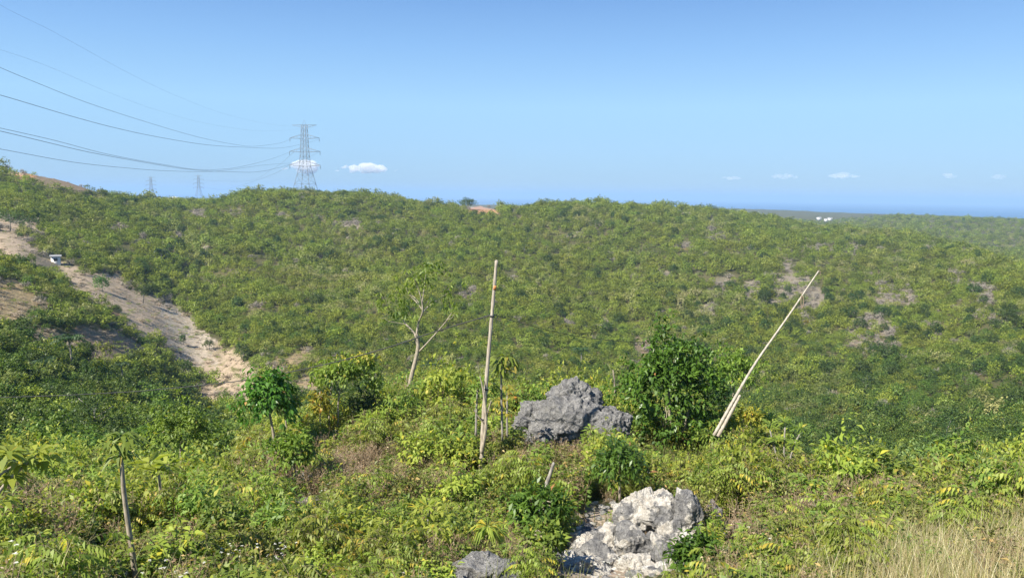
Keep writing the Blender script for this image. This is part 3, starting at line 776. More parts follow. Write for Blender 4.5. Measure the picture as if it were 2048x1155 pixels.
# ------------------------------------------------------------------ clouds
def build_cloud(px, py, wpx, hpx, label, alpha, seed, dist=17000):
    r = np.random.default_rng(seed)
    c = W(px, py, dist); s = dist / F
    m, nt = new_mat('cloud_vapour')
    pv = nd(nt, 'ShaderNodeVolumePrincipled'); pv.inputs['Color'].default_value = (1, 1, 1, 1); pv.inputs['Density'].default_value = alpha * (2.0 if alpha > .004 else 1.5)
    o = nd(nt, 'ShaderNodeOutputMaterial'); nt.links.new(pv.outputs[0], o.inputs['Volume'])
    import bmesh
    bm = bmesh.new()
    for i in range(int(10 + wpx / 4)):
        x = r.normal(0, .28) * wpx; env = max(.25, 1 - (x / wpx * 1.8) ** 2)
        h = hpx * env * r.uniform(.25, .62)
        z = r.uniform(0, .6) * hpx * env - hpx * .3
        mt = Matrix.Translation((x * s, r.uniform(-.3, .3) * wpx * s, z * s)) @ Matrix.Diagonal((h * s * r.uniform(1.1, 2.2), h * s, h * s * .75, 1))
        bmesh.ops.create_icosphere(bm, subdivisions=3, radius=1, matrix=mt)
    from mathutils import noise as mn
    for v in bm.verts:
        q = v.co / (s * hpx * .35); v.co += v.co.normalized() * 0 + Vector((mn.noise(q), mn.noise(q + Vector((9, 0, 0))), mn.noise(q + Vector((0, 9, 0))))) * s * hpx * .22
    me = bpy.data.meshes.new('cloud'); bm.to_mesh(me); bm.free(); me.materials.append(m)
    ob = obj('cloud', me, loc=c); ob.rotation_euler = (0, 0, -math.atan2(c.x, c.y)); tag(ob, label, 'cloud')
build_cloud(605, 333, 62, 22, 'small white cumulus cloud behind the nearest pylon', 0.006, 1)
build_cloud(733, 336, 104, 17, 'flat white cumulus cloud just right of the nearest pylon', 0.006, 2)
build_cloud(1462, 356, 50, 7, 'thin faint cloud low over the sea, leftmost of the right-hand row', .0018, 3)
build_cloud(1568, 353, 74, 8, 'long thin faint cloud low over the sea, second of the right-hand row', .0024, 4)
build_cloud(1688, 351, 66, 9, 'faint puffy cloud low over the sea above the far white houses', .0026, 5)
build_cloud(1898, 351, 28, 7, 'tiny faint cloud low over the sea, second from the right edge', .002, 6)
build_cloud(1995, 354, 20, 8, 'tiny faint cloud low over the sea nearest the right edge', .002, 7)

# ------------------------------------------------------------------ power line
def bars(T, pts, w): T.add(pts, w)
def build_pylon(name, label, px, py_base, r, Hh, rz, group=None, w=.12):
    base = W(px, py_base, r)
    t = thing(name, label, 'pylon', base, rz, group)
    body = Tubes(4)
    def half(z):      # half width of the square body at height
        u = z / Hh
        return np.interp(u, [0, .36, .56, .93, 1], [5.3, 2.35, 1.75, 1.2, 1.1]) * Hh / 40
    lv = [0, .12, .24, .36, .43, .50, .57, .64, .71, .78, .85, .93]
    cor = [(-1, -1), (1, -1), (1, 1), (-1, 1)]
    for cx, cy in cor:
        leg = Tubes(4)
        leg.add([(cx * half(u * Hh), cy * half(u * Hh), u * Hh) for u in lv], w * 1.5)
        obj('leg', leg.mesh('leg', M['steel']), t)
    for a, b in zip(lv[:-1], lv[1:]):
        for k in range(4):
            c0, c1 = cor[k], cor[(k + 1) % 4]
            A = [c0[0] * half(a * Hh), c0[1] * half(a * Hh), a * Hh]; B = [c1[0] * half(b * Hh), c1[1] * half(b * Hh), b * Hh]
            A2 = [c1[0] * half(a * Hh), c1[1] * half(a * Hh), a * Hh]; B2 = [c0[0] * half(b * Hh), c0[1] * half(b * Hh), b * Hh]
            body.add([A, B], w * .6); body.add([A2, B2], w * .6); body.add([B2, B], w * .5)
    obj('lattice', body.mesh('lattice', M['steel']), t)
    for u, span in ((.37, 9.2), (.56, 9.2), (.745, 8.8)):
        for s in (-1, 1):
            arm = Tubes(4); z = u * Hh; h = half(z); tip = (s * span * Hh / 40, 0, z + .4)
            for cy in (-1, 1):
                arm.add([(s * h, cy * h, z), tip], w * .8); arm.add([(s * h, cy * h, z + .055 * Hh), tip], w * .8)
            for f in (.35, .65):
                x = s * (h + (span * Hh / 40 - h) * f)
                arm.add([(x, -h * (1 - f), z + .1), (x, h * (1 - f), z + .1)], w * .5)
                arm.add([(x, -h * (1 - f), z + .1), (x, -h * (1 - f), z + .055 * Hh * (1 - f))], w * .5)
            a = obj('cross_arm', arm.mesh('cross_arm', M['steel']), t)
            ins = Tubes(6); ins.add([(tip[0], 0, tip[2]), (tip[0], 0, tip[2] - 2.2)], .13)
            obj('insulator', ins.mesh('insulator', M['conductor']), a)
    top = Tubes(4); z = .93 * Hh
    for s in (-1, 1):
        for cy in (-1, 1): top.add([(0, cy * 1.1, z), (s * 7.4 * Hh / 40, 0, z)], w * .8); top.add([(s * 1.1, cy * 1.1, z - 1.6), (s * 7.4 * Hh / 40, 0, z)], w * .6)
    top.add([(-.9, -.9, z), (0, 0, Hh)], w * .6); top.add([(.9, .9, z), (0, 0, Hh)], w * .6)
    obj('top_arm', top.mesh('top_arm', M['steel']), t)
    return t
LINE_DIR = Vector((.10, -1, 0)).normalized()      # plan direction of the line coming towards the camera
RZ_LINE = math.atan2(-LINE_DIR.x, -LINE_DIR.y)
PY_R = 515
build_pylon('pylon', 'nearest steel lattice pylon on the crest, dark grey with three pairs of cross arms', 611, 385, PY_R, 45.5, -.2, w=.10)
build_pylon('pylon', 'small faint lattice pylon far behind the saddle, left one of the distant pair', 303, 394, 1450, 36, .1, w=.11)
build_pylon('pylon', 'small faint lattice pylon far behind the saddle, right one of the distant pair', 398, 392, 1450, 38, .1, w=.11)

def plan_wire(name, pts, anchor, dirv, label, rad=.044, group=None):
    """wire hanging in one vertical plane through anchor along dirv"""
    out = []
    for px, py in pts:
        d = ray(px, py); d = d / math.hypot(d[0], d[1])
        A = np.array([[d[0], -dirv[0]], [d[1], -dirv[1]]])
        tt = np.linalg.solve(A, np.array([anchor[0], anchor[1]]))
        out.append(tuple(d * tt[0]))
    T = Tubes(4); pl = smooth_line(out, 8)
    dist = np.linalg.norm(pl, axis=1)
    T.add(pl, rad)
    o = obj(name, T.mesh(name, M['conductor'])); tag(o, label, 'power line', group)
def anch(px, py): 
    p = W(px, py, PY_R); return (p.x, p.y)
dv = (LINE_DIR.x, LINE_DIR.y)
GW = 'conductors of the power line'
plan_wire('power_line', [(-160,60),(-60,108),(0,135),(72,165),(182,208),(309,249),(400,275),(470,289),(509,292.5),(560,286),(584,277)], anch(584,277), dv, 'upper left conductor ending at the top left arm of the near pylon, steepest dark wire', group=GW)
plan_wire('power_line', [(-160,152),(-60,176),(0,190),(145,233),(240,258),(327,276),(418,290),(500,295),(560,296),(605,288),(637,279)], anch(637,279), dv, 'conductor second from the top, sagging past the near pylon to its upper right arm', group=GW)
plan_wire('power_line', [(-160,218),(-60,243),(0,256),(110,281),(218,309),(327,329),(400,339),(473,335),(545,317),(584,302)], anch(584,302), dv, 'upper one of the close pair of conductors, ending at the middle left arm', group=GW)
plan_wire('power_line', [(-160,228),(-60,250),(0,262),(100,286),(182,305),(291,325),(380,339),(450,343),(527,342),(600,322),(640,303)], anch(640,303), dv, 'lower one of the close pair of conductors, running on to the middle right arm', group=GW)
plan_wire('power_line', [(-160,275),(-60,290),(0,298),(145,324),(255,336),(345,342),(436,342),(527,330),(583,326)], anch(583,326), dv, 'lowest conductor against the sky, ending at the bottom left arm of the near pylon', group=GW)
plan_wire('power_line', [(-100,-50),(11,16),(100,60),(182,105),(255,145),(340,186),(440,225),(530,247),(585,253)], anch(585,253), dv, 'faint thin earth wire highest in the sky above the conductors', rad=.016, group=GW)
plan_wire('power_line', [(-60,85),(18,105),(109,138),(218,185),(320,222),(430,250),(540,262),(637,254)], anch(637,254), dv, 'fainter second earth wire just under the highest one', rad=.011, group=GW)
def wire3(name, pts, label, rad, mat, cat='power line', group=None, sub=8):
    T = Tubes(5); T.add(smooth_line([W(*p) for p in pts], sub), rad)
    o = obj(name, T.mesh(name, M[mat])); tag(o, label, cat, group); return o
wire3('power_line', [(583,327,515),(542,350,700),(473,373,1050),(440,379,1250),(398,372,1450)], 'thin wire running from the near pylon down to the right one of the distant pair', .07, 'conductor', group=GW)
wire3('power_line', [(588,304,515),(545,338,700),(490,362,1000),(398,360,1450)], 'faint wire above the one from near pylon to the right distant pylon', .06, 'conductor', group=GW)
wire3('power_line', [(-80,352,230),(36,365,240),(90,374,250),(145,380,262),(210,386,280),(273,391,300),(330,394,330)], 'dark wire low across the left hillside under its bare crest', .05, 'conductor', group=GW)

# ------------------------------------------------------------------ buildings
def box_np(x0, x1, y0, y1, z0, z1):
    V = [(x0,y0,z0),(x1,y0,z0),(x1,y1,z0),(x0,y1,z0),(x0,y0,z1),(x1,y0,z1),(x1,y1,z1),(x0,y1,z1)]
    Q = [(0,3,2,1),(4,5,6,7),(0,1,5,4),(1,2,6,5),(2,3,7,6),(3,0,4,7)]
    return V, Q
def build_house(name, label, loc, rz, w, d, h, roof_h, roofmat='roof'):
    t = thing(name, label, 'house', loc, rz)
    V, Q = box_np(-w/2, w/2, -d/2, d/2, -1.5, h); obj('wall', mesh_np('wall', V, Q, M['white']), t)
    e = .3
    V = [(-w/2-e,-d/2-e,h+.02),(w/2+e,-d/2-e,h+.02),(w/2+e,d/2+e,h+.02),(-w/2-e,d/2+e,h+.02),(-w/2-e,0,h+roof_h),(w/2+e,0,h+roof_h)]
    me = bpy.data.meshes.new('roof'); me.from_pydata(V, [], [(0,1,5,4),(2,3,4,5),(0,4,3),(1,2,5),(0,3,2,1)]); me.materials.append(M[roofmat]); obj('roof', me, t)
    n = max(1, int(w // 3))
    for i in range(n):
        x = -w/2 + w*(i+.5)/n
        V, Q = box_np(x-.45, x+.45, -d/2-.03, -d/2+.05, h*.35, h*.75); obj('window', mesh_np('window', V, Q, M['glass']), t)
    V, Q = box_np(w/2-.02, w/2+.03, -.45, .45, 0, h*.75); obj('door', mesh_np('door', V, Q, M['glass']), t)
    return t
p = G(112, 527); build_house('hut', 'small white hut at the top of the cleared strip on the left', p, .5, 2.2, 1.6, 1.9, .35)
for px, py, w, lb in ((1638, 437, 5, 'white house on the far ridge near the coast, left one'), (1652, 440, 4, 'low white house on the far ridge near the coast, middle one'), (1660, 438, 5, 'white house on the far ridge near the coast, right one')):
    p = W(px, py - 1, 1180); build_house('house', lb, (p.x, p.y, p.z - 1.5), .1, w, 5, 2.6, .7, 'roof')
p = W(350, 398, 700); build_house('house', 'tiny pale house in the saddle between the hills near the distant pylons', (p.x, p.y, p.z - 1), .1, 3.2, 3, 2.2, .6, 'white')

# ------------------------------------------------------------------ single trees in the distance
def round_tree(name, label, px, py, Hh, Wd, mat, seed, ncl=150, ln=.3, wd=.14, trunk=True, group=None, cat='tree', rmin=30, droop=.25, base=.15):
    p = G(px, py, rmin); r = np.random.default_rng(seed)
    t = thing(name, label, cat, p, 0, group)
    L = Leaves(); crown(L, r, Wd, Wd, Hh * (1 - base), Hh * (base + (1 - base) * .5), ncl, 7, ln, wd, droop=droop)
    obj('crown', L.mesh('crown', M[mat]), t)
    T = Tubes(5); T.add([(0, 0, -.4), (.03 * Hh, 0, Hh * .3), (0, .02 * Hh, Hh * .75)], [.05 * Hh * .6, .03 * Hh * .6, .01 * Hh])
    for i in range(6):
        a = i * 1.05 + seed; z = Hh * (.25 + .08 * i); T.add([(0, 0, z), (math.cos(a) * Wd * .32, math.sin(a) * Wd * .32, z + Hh * .2)], [.018 * Hh * .6, .006 * Hh])
    obj('trunk', T.mesh('trunk', M['barkgrey']), t)
    return t
round_tree('bush', 'lone round dark green bush standing on the bare cleared strip', 204, 583, 4.0, 3.9, 'mango', 301, 260, .28, .13, base=.04, cat='bush')
round_tree('tree', 'dark green tree on the right edge of the cleared strip, under the lone round bush', 286, 606, 5.2, 3.4, 'dark', 302)
round_tree('tree', 'dark narrow tree alone high on the main slope above the upright pole', 1048, 509, 5.6, 3.4, 'dark', 303)
round_tree('tree', 'broad dark tree near the crest right of centre', 1190, 462, 6.5, 9.5, 'dark', 304, 200, .4, .2)
round_tree('tree', 'wide dark flat tree on the slope near the right edge', 2012, 640, 3.4, 6.6, 'dark', 305, 200)
round_tree('tree', 'dark flat tree on the right slope at the grey patch', 1938, 632, 2.6, 3.2, 'dark', 306)
round_tree('tree', 'slim young dark tree in the middle of the cleared strip', 366, 690, 2.7, 1.3, 'dark', 307, 70)
round_tree('tree', 'young dark tree lower in the cleared strip at its left edge', 372, 752, 3.4, 2.8, 'dark', 308, 90)
round_tree('tree', 'dark tree on the right border of the lower cleared strip', 486, 722, 4.2, 3.2, 'dark', 309)
round_tree('tree', 'small dark tree at the bend of the cleared strip border', 418, 700, 2.6, 2.4, 'dark', 310, 80)
round_tree('tree', 'tall green tree on the crest left of the red soil scar', 934, 420, 8, 11, 'mid', 311, 520, .5, .26)
round_tree('tree', 'brownish tree on the crest right behind the red soil scar', 978, 417, 6.5, 8, 'dry', 312, 380, .5, .25)
round_tree('tree', 'small round dark tree on the crest, second right of the red soil scar', 1004, 417, 5, 6, 'dark', 313, 320, .5, .25)
round_tree('tree', 'dark tree on the open strip at the left edge under the hill', 20, 462, 6.5, 9, 'dark', 314, 160, .4, .2)
round_tree('tree', 'dark spreading tree by the strip right of the left-edge tree', 62, 462, 4.5, 7, 'dark', 315, 130, .4, .2)
round_tree('tree', 'dark bushy tree at the lower right of the valley side', 1890, 905, 4.2, 4.4, 'dark', 316, 260, .2, .09)
round_tree('tree', 'dark tree at the right edge of the valley side', 2020, 895, 3.6, 4.2, 'dark', 317, 240, .2, .09)
round_tree('tree', 'dark crowned tree in the left valley beneath the two palms', 190, 890, 3.6, 3.8, 'dark', 318, 240, .2, .09)
round_tree('shrub', 'orange leaved shrub on the slope right of the leaning pole top', 1612, 652, 2.2, 1.8, 'yellow', 319, 60, .3, .12, cat='shrub')
round_tree('tree', 'dark tree low on the right slope under the grey patch', 1730, 790, 4.4, 4.0, 'dark', 320, 200)
round_tree('tree', 'dark low spreading tree on the slope under the tall bare limbed tree', 810, 705, 2.9, 2.6, 'dark', 321, 110)

def palm_tree(label, px, py, Hh, fl, seed, rmin=60, nfr=16):
    p = G(px, py, rmin); r = np.random.default_rng(seed)
    t = thing('palm_tree', label, 'palm', p)
    T = Tubes(6); tr = smooth_line([(0, 0, -.4), (.06 * Hh, 0, Hh * .5), (.02 * Hh, 0, Hh)], 5); T.add(tr, np.linspace(.13, .08, len(tr)))
    obj('trunk', T.mesh('trunk', M['barkgrey']), t)
    L = Leaves(); R = Tubes(3)
    for i in range(nfr):
        a = i * 2.4 + r.uniform(0, .4); up = r.uniform(.1, 1.2)
        frond(L, R, r, tr[-1], (math.cos(a), math.sin(a), up), fl * r.uniform(.8, 1.1), 16, fl * .32, fl * .05, droop=.55, t=r.uniform(.1, .7), hang=.5, rad=.03)
    cr = obj('crown', L.mesh('fronds', M['palm']), t)
    obj('frond_stems', R.mesh('frond_stems', M['palm']), cr)
palm_tree('tallest palm, standing over the left thicket below the brown patch', 140, 752, 4.8, 2.5, 401)
palm_tree('small palm just right of the tallest palm in the left thicket', 243, 776, 3.4, 1.6, 402)
palm_tree('palm on the main slope above the cleared strip, left one of two', 322, 532, 5.0, 3.2, 403)
palm_tree('palm on the main slope above the cleared strip, right one of two', 411, 532, 4.6, 3.0, 404)
palm_tree('palm on the valley side behind the pair of pale trunks', 858, 765, 3.4, 1.7, 405)
palm_tree('feathery palm behind the top of the large grey rock', 1160, 735, 4.0, 2.2, 406, rmin=40)
palm_tree('pale fronded palm in the left thicket left of the tallest palm', 92, 770, 2.6, 1.7, 407)
# ------------------------------------------------------------------ rocks
from mathutils import noise as mnoise
ROCK_KEEP = []       # (x, y, radius) kept clear of plants
def build_rock(label, px, py, r, blobs, mat, seed, name='rock', rough=.16, keep=True, cat='rock', sharp=.6):
    """blobs: (x offset m right, y offset m away, z centre m, rx, ry, rz, tilt) around the base point"""
    import bmesh
    p = W(px, py, r); z = float(H(p.x, p.y)); az = math.atan2(p.x, p.y)
    bm = bmesh.new()
    for k, (bx, by, bz, rx, ry, rz_, tl) in enumerate(blobs):
        mt = Matrix.Translation((bx, by, bz)) @ Matrix.Rotation(tl, 4, 'Y') @ Matrix.Diagonal((rx, ry, rz_, 1))
        g = bmesh.ops.create_icosphere(bm, subdivisions=6, radius=1)
        for v in g['verts']:
            c = v.co.copy(); e = c * 1.3 + Vector((seed * 3.1 + k * 5, k * 2.0, seed))
            # angular facets: pull towards a few random planes
            d = 1.0
            rr_ = np.random.default_rng(seed * 17 + k)
            v.co = c
        # facet planes
        rr_ = np.random.default_rng(seed * 17 + k)
        npl = 18; pl = rdir(rr_, npl); off = rr_.uniform(.60, .92, npl)
        for v in g['verts']:
            c = v.co
            for n_, o_ in zip(pl, off):
                s_ = c.x * n_[0] + c.y * n_[1] + c.z * n_[2]
                if s_ > o_: c -= Vector(n_) * (s_ - o_) * .97
            w = mt @ c
            q = w * 1.9 + Vector((seed, seed * 2, 0)); q2 = w * 6.5
            nrm = (w - mt.translation).normalized()
            dsp = mnoise.fractal(q, 1.0, 2.0, 4) * rough * .7 - abs(mnoise.noise(Vector((w.x * 3.2, w.y * 3.2, w.z * .9 + seed)))) ** .5 * rough * .55 + (mnoise.ridged_multi_fractal(q2, .9, 2.1, 4, 1.0, 2.0) - 1.0) * rough * .42
            vv = mnoise.voronoi(Vector((w.x * 3.6, w.y * 3.6, w.z * 1.8)) + Vector((seed, 0, 0)))[0]
            dsp += min(.25, vv[1] - vv[0]) * rough * 1.1 - rough * .2 - max(0, .14 - mnoise.voronoi(w * 7.0)[0][0]) * rough * 1.5
            v.co = w + nrm * dsp
    me = bpy.data.meshes.new('rock'); bm.to_mesh(me); bm.free(); me.materials.append(mat)
    me.polygons.foreach_set('use_smooth', [True] * len(me.polygons))
    o = obj(name, me, loc=(p.x, p.y, z)); o.rotation_euler = (0, 0, -az); tag(o, label, cat)
    ca, sa = math.cos(-az), math.sin(-az)
    if keep:
        for (bx, by, bz, rx, ry, rz_, tl) in blobs:
            ROCK_KEEP.append((p.x + bx * ca - by * sa, p.y + bx * sa + by * ca, max(rx, ry) * .92))
    return o
RK1 = rock_mat('grey_karst_rock', -.1, 1.3, 1.3); RK2 = rock_mat('grey_and_white_karst_rock', .60, 4.1, 1.3, .3); RK3 = rock_mat('grey_speckled_rock', .12, 7.7, 1.35); RK4 = rock_mat('white_limestone', .9, 2.2, 1.3)
# scale: at 21 m one metre is about 74 px
build_rock('large dark grey jagged rock outcrop left of the big round bush', 1140, 872, 21.0,
   [(-.25,0,.6,1.5,.95,1.2,.1), (-.05,.25,1.45,.78,.6,.80,-.35), (.35,.2,1.15,.72,.5,.80,.65), (-1.05,.05,.75,.72,.6,.85,-.2), (.9,-.25,.6,1.0,.7,.88,.05), (1.15,-.05,1.05,.62,.5,.42,.1), (-.6,-.3,.2,.7,.5,.6,0)], RK1, 3, rough=.15)
build_rock('big grey and white fractured rock in the lower middle of the slope', 1262, 1085, 12.2,
   [(.08,.95,.52,.38,.35,.55,.35), (.48,.85,.50,.42,.36,.60,-.45), (.90,.75,.50,.34,.30,.60,-.15), (.68,.55,.30,.36,.34,.42,.2), (.98,.15,.15,.34,.34,.5,.2), (.85,-.45,.10,.36,.34,.3,.2), (.45,-.55,.12,.4,.3,.26,.1), (.0,.35,.15,.45,.4,.50,.35), (-.42,.55,.10,.42,.35,.36,-.2), (-.80,.25,.02,.38,.36,.34,.3),
    (.45,.15,.12,.42,.4,.44,.2), (-.55,-.1,.08,.46,.42,.36,-.25), (-1.05,-.35,.1,.40,.40,.34,.1), (-.75,.65,.05,.42,.36,.26,.1), (.05,-.3,.10,.44,.36,.34,.15), (.75,-.1,.05,.34,.34,.36,.4), (-.55,-.75,.12,.42,.36,.32,.3), (-.9,-.95,.12,.30,.3,.26,0), (.15,-.95,.12,.36,.3,.24,.5)], RK2, 8, rough=.07, sharp=1)
build_rock('upright grey rock knob behind the right end of the big white rock', 1363, 985, 13.8, [(0,0,.35,.24,.22,.45,.15), (.05,-.1,.0,.32,.3,.35,0)], RK3, 9, rough=.06)
build_rock('small pale pointed rock right of the grey rock knob', 1428, 985, 14.2, [(0,0,.25,.18,.16,.32,.1)], RK3, 10, rough=.05)
build_rock('low white limestone slab right of the big white rock', 1440, 1062, 12.0, [(0,0,.0,.36,.26,.2,0), (.15,-.1,-.05,.25,.2,.18,0)], RK4, 11, rough=.06)
build_rock('low grey speckled boulder at the bottom edge left of the big white rock', 965, 1150, 9.6, [(-.05,.1,.16,.46,.34,.30,.1), (.25,.15,.08,.32,.3,.24,0), (-.3,-.2,.1,.3,.3,.25,0)], RK3, 12, rough=.07)
build_rock('half buried pale grey rock below the bright green shrub on the left slope', 606, 968, 16.2, [(0,0,-.05,.5,.35,.26,-.2), (-.35,-.1,-.05,.25,.2,.22,0)], RK3, 13, rough=.07)
build_rock('small grey rock at the bottom left beside the slim pale trunk', 186, 1140, 9.9, [(0,0,-.05,.2,.2,.16,0), (.2,.1,-.08,.2,.15,.12,0)], RK3, 14, rough=.05)
build_rock('low stony outcrop in the scrub right of the leaning pole foot', 1600, 990, 19.0, [(-.3,0,-.1,.42,.3,.3,0), (.35,0,-.1,.38,.3,.34,.4)], RK3, 15, rough=.08, keep=False)
build_rock('pale stony outcrop near the right edge above the dry grass', 1965, 1020, 17.5, [(-.25,0,-.18,.6,.4,.34,0), (.5,.1,-.2,.45,.35,.34,0)], RK3, 16, rough=.08, keep=False)
build_rock('white stone fragment on the ground below the big white rock', 1285, 1112, 10.9, [(0,0,-.02,.2,.12,.14,.6)], RK4, 17, rough=.03)
build_rock('burnt black boulder on the left shoulder of the big white rock', 1180, 985, 13.9, [(0,0,.02,.26,.22,.22,0)], rock_mat('black_rock', -.4, 5.5, .35), 18, rough=.08)

# ------------------------------------------------------------------ poles and cables
def pole(label, pts, rads, name='bamboo_pole', joints=9, mat='bamboo'):
    base = Vector(pts[0]); t = thing(name, label, 'pole', base)
    T = Tubes(10); loc = [Vector(q) - base for q in pts]
    pl = smooth_line(loc, 10); rd = np.interp(np.linspace(0, 1, len(pl)), np.linspace(0, 1, len(rads)), rads)
    pl2 = []; r2 = []
    n = len(pl)
    for i in range(n):
        pl2.append(pl[i]); r2.append(rd[i] * (1.16 if i % max(2, n // joints) == 0 else 1))
    T.add(pl2, r2); obj('shaft', T.mesh('shaft', M[mat]), t)
    return t, pl, rd
M['bamboo'] = plain_mat('weathered_bamboo', (.50,.44,.35), (.27,.22,.165), 5, stretch=(6, 6, .8), bump=.3, rough=.6)
M['bamboo2'] = plain_mat('pale_bamboo', (.46,.42,.34), (.29,.25,.19), 5, stretch=(5, 5, 1), bump=.2, rough=.6)
PR = 18.0
pb = W(960, 955, PR); pb.z = float(H(pb.x, pb.y)) - .3
t, pl, rd = pole('tall upright weathered bamboo pole with a rusty band near its top', [pb, W(967, 840, PR), W(974, 745, PR), W(984, 628, PR), W(993, 521, PR)], [.052, .052, .046, .042, .034])
c = W(989.3, 575, PR) - pb; d = (W(993, 521, PR) - W(984, 628, PR)).normalized()
T = Tubes(10); T.add([c - d * .05, c + d * .05], .046); obj('band', T.mesh('band', M['rust']), t)
T = Tubes(8)
for (qx, qy) in ((984, 632), (972, 778), (966, 838)):
    cc = W(qx, qy, PR) - pb; T.add([cc - d * .02, cc + d * .02], .058)
obj('wire_tie', T.mesh('wire_tie', M['cable']), t)
t, pl, rd = pole('pale stake lashed against the foot of the upright pole', [W(963, 905, PR - .12), W(972, 850, PR - .12), W(968, 790, PR - .12), W(960, 752, PR - .12)], [.045, .038, .026, .012], name='stake', mat='bark')
T = Tubes(5)
for q in ([(971, 840), (978, 815), (983, 800)], [(969, 848), (956, 832), (948, 818)]):
    T.add(smooth_line([W(x, y, PR - .12) - Vector(t.location) for x, y in q], 4), [.014] * 8 + [.006])
obj('side_twig', T.mesh('side_twig', M['bark']), t)
p0 = W(1428, 868, 21.0); p0.z = min(p0.z, float(H(p0.x, p0.y)) + .05) - .0
t, pl, rd = pole('long pale bamboo pole leaning to the right with a rope loop near its top', [W(1428, 870, 21.0), W(1470, 795, 21.3), W(1512, 724, 21.6), W(1575, 634, 22.0), W(1637, 542, 22.4)], [.044, .040, .030, .024, .016], mat='bamboo2', joints=14)
tb = Vector(t.location)
T = Tubes(5)
lp = [W(1603, 590, 22.15), W(1602, 604, 22.15), W(1604, 617, 22.15), W(1607, 606, 22.15), W(1606, 592, 22.15)]
T.add(smooth_line([q - tb for q in lp], 5), .013); obj('rope_loop', T.mesh('rope_loop', M['rope']), t)
T = Tubes(5); T.add(smooth_line([W(1637, 542, 22.4) - tb, W(1641, 544, 22.4) - tb, W(1640, 551, 22.4) - tb], 3), .01); obj('tie', T.mesh('tie', M['rope']), t)
t, pl, rd = pole('short second bamboo length lashed to the foot of the leaning pole', [W(1436, 872, 20.85), W(1462, 824, 21.0), W(1480, 790, 21.1)], [.045, .042, .03], name='bamboo_length')
wire3('cable', [(-90,797,40),(0,794,37),(120,790,34),(240,784,31),(330,777,29),(430,767,27),(520,755,25),(620,735,23),(700,716,21.5),(790,690,20.2),(870,663,19.2),(984,629,18.0)], 'black cable sagging from the upright pole across the valley to the left edge', .015, 'cable', 'cable')
wire3('cable', [(985,628,18.0),(1030,642,18.6),(1070,653,19.2),(1150,671,20.4),(1230,681,21.8),(1290,684,23.0),(1350,684,24)], 'black cable running right from the upright pole into the big bush', .008, 'cable', 'cable')

# ------------------------------------------------------------------ single foreground trees and plants
def base_at(px, py, r=None):
    if r is None: return G(px, py, 5)
    p = W(px, py, r); p.z = float(H(p.x, p.y)); return p
def trunk_to(T, pts, base, rad): T.add(smooth_line([Vector(q) - base for q in pts], 5), np.linspace(rad[0], rad[1], 5 * (len(pts) - 1) + 1))

# the tall bare-limbed tree
R0 = 27.0
b0 = base_at(820, 806, R0)
t = thing('tree', 'tall slender pale trunked tree with bare forking limbs left of the upright pole', 'tree', b0)
T = Tubes(7)
low = W(820, 806, R0); low.z = min(low.z, b0.z)
trunk_to(T, [low - Vector((0, 0, .5)), W(819, 780, R0), W(824, 748, R0), W(832, 716, R0), W(836, 692, R0), W(833, 668, R0)], b0, (.085, .06))
trunk_to(T, [W(815, 798, R0), W(815, 770, R0), W(813, 750, R0)], b0, (.03, .01))
obj('trunk', T.mesh('trunk', M['bark']), t)
limbs = [([(835,690,0),(829,667,.1),(812,648,.2),(801,632,.3)], .055, .025), ([(833,670,0),(837,645,0),(845,624,-.1),(843,600,-.1),(836,575,-.1),(828,556,-.2)], .055, .014),
  ([(844,620,0),(846,592,0),(850,565,.1),(852,535,.2)], .032, .01), ([(844,618,0),(832,603,.2),(818,588,.3),(812,575,.3)], .028, .01),
  ([(838,703,0),(852,688,-.1),(872,666,-.1),(890,645,-.2),(903,626,-.2)], .042, .018), ([(896,638,-.2),(903,636,-.3),(908,628,-.3)], .018, .007),
  ([(843,628,0),(856,613,.2),(878,598,.3),(900,583,.4)], .032, .008), ([(838,605,0),(826,592,.2),(812,590,.2)], .02, .006), ([(776,642,.2),(768,636,.2),(762,636,.2)], .012, .006), ([(812,648,.2),(794,645,.2),(776,642,.2)], .018, .01)]
for pts, r0_, r1_ in limbs:
    T = Tubes(6); trunk_to(T, [W(x, y, R0 + dz * 2) for x, y, dz in pts], b0, (r0_ * .8, r1_ * .8)); obj('limb', T.mesh('limb', M['bark']), t)
rt = np.random.default_rng(51); L = Leaves()
for (x, y, rx, ry, n, tb, dz) in [(862,530,24,16,42,.35,.3),(848,545,22,14,34,.4,.1),(830,560,26,16,38,.75,0),(812,572,24,14,26,.75,.3),(790,595,26,18,34,.6,.3),(775,605,20,10,16,.7,.3),
      (803,622,20,16,50,.12,.3),(812,608,18,16,26,.3,.2),(850,560,18,14,18,.4,.2),(898,590,24,14,24,.6,.4),(905,610,18,16,18,.6,.2),(915,572,20,12,16,.8,.4),(880,535,14,14,16,.3,.2),(855,600,16,12,14,.5,.2),(903,622,14,10,12,.5,-.2),(828,625,14,10,12,.45,.1),(765,590,14,10,10,.7,.3)]:
    for i in range(int(n * .42)):
        c = W(x + rt.normal(0, rx * .55), y + rt.normal(0, ry * .5), R0 + dz * 2 + rt.normal(0, .35)) - b0
        k = 5; dd = rdir(rt, k) * .7; dd[:, 2] -= .75
        L.add(np.array(c) + rdir(rt, k) * .05, dd, rdir(rt, k), .24 * rt.uniform(.6, 1.15, k), .055, np.clip(tb + rt.normal(0, .15, k), 0, .93))
obj('crown', L.mesh('crown', M['fresh']), t)

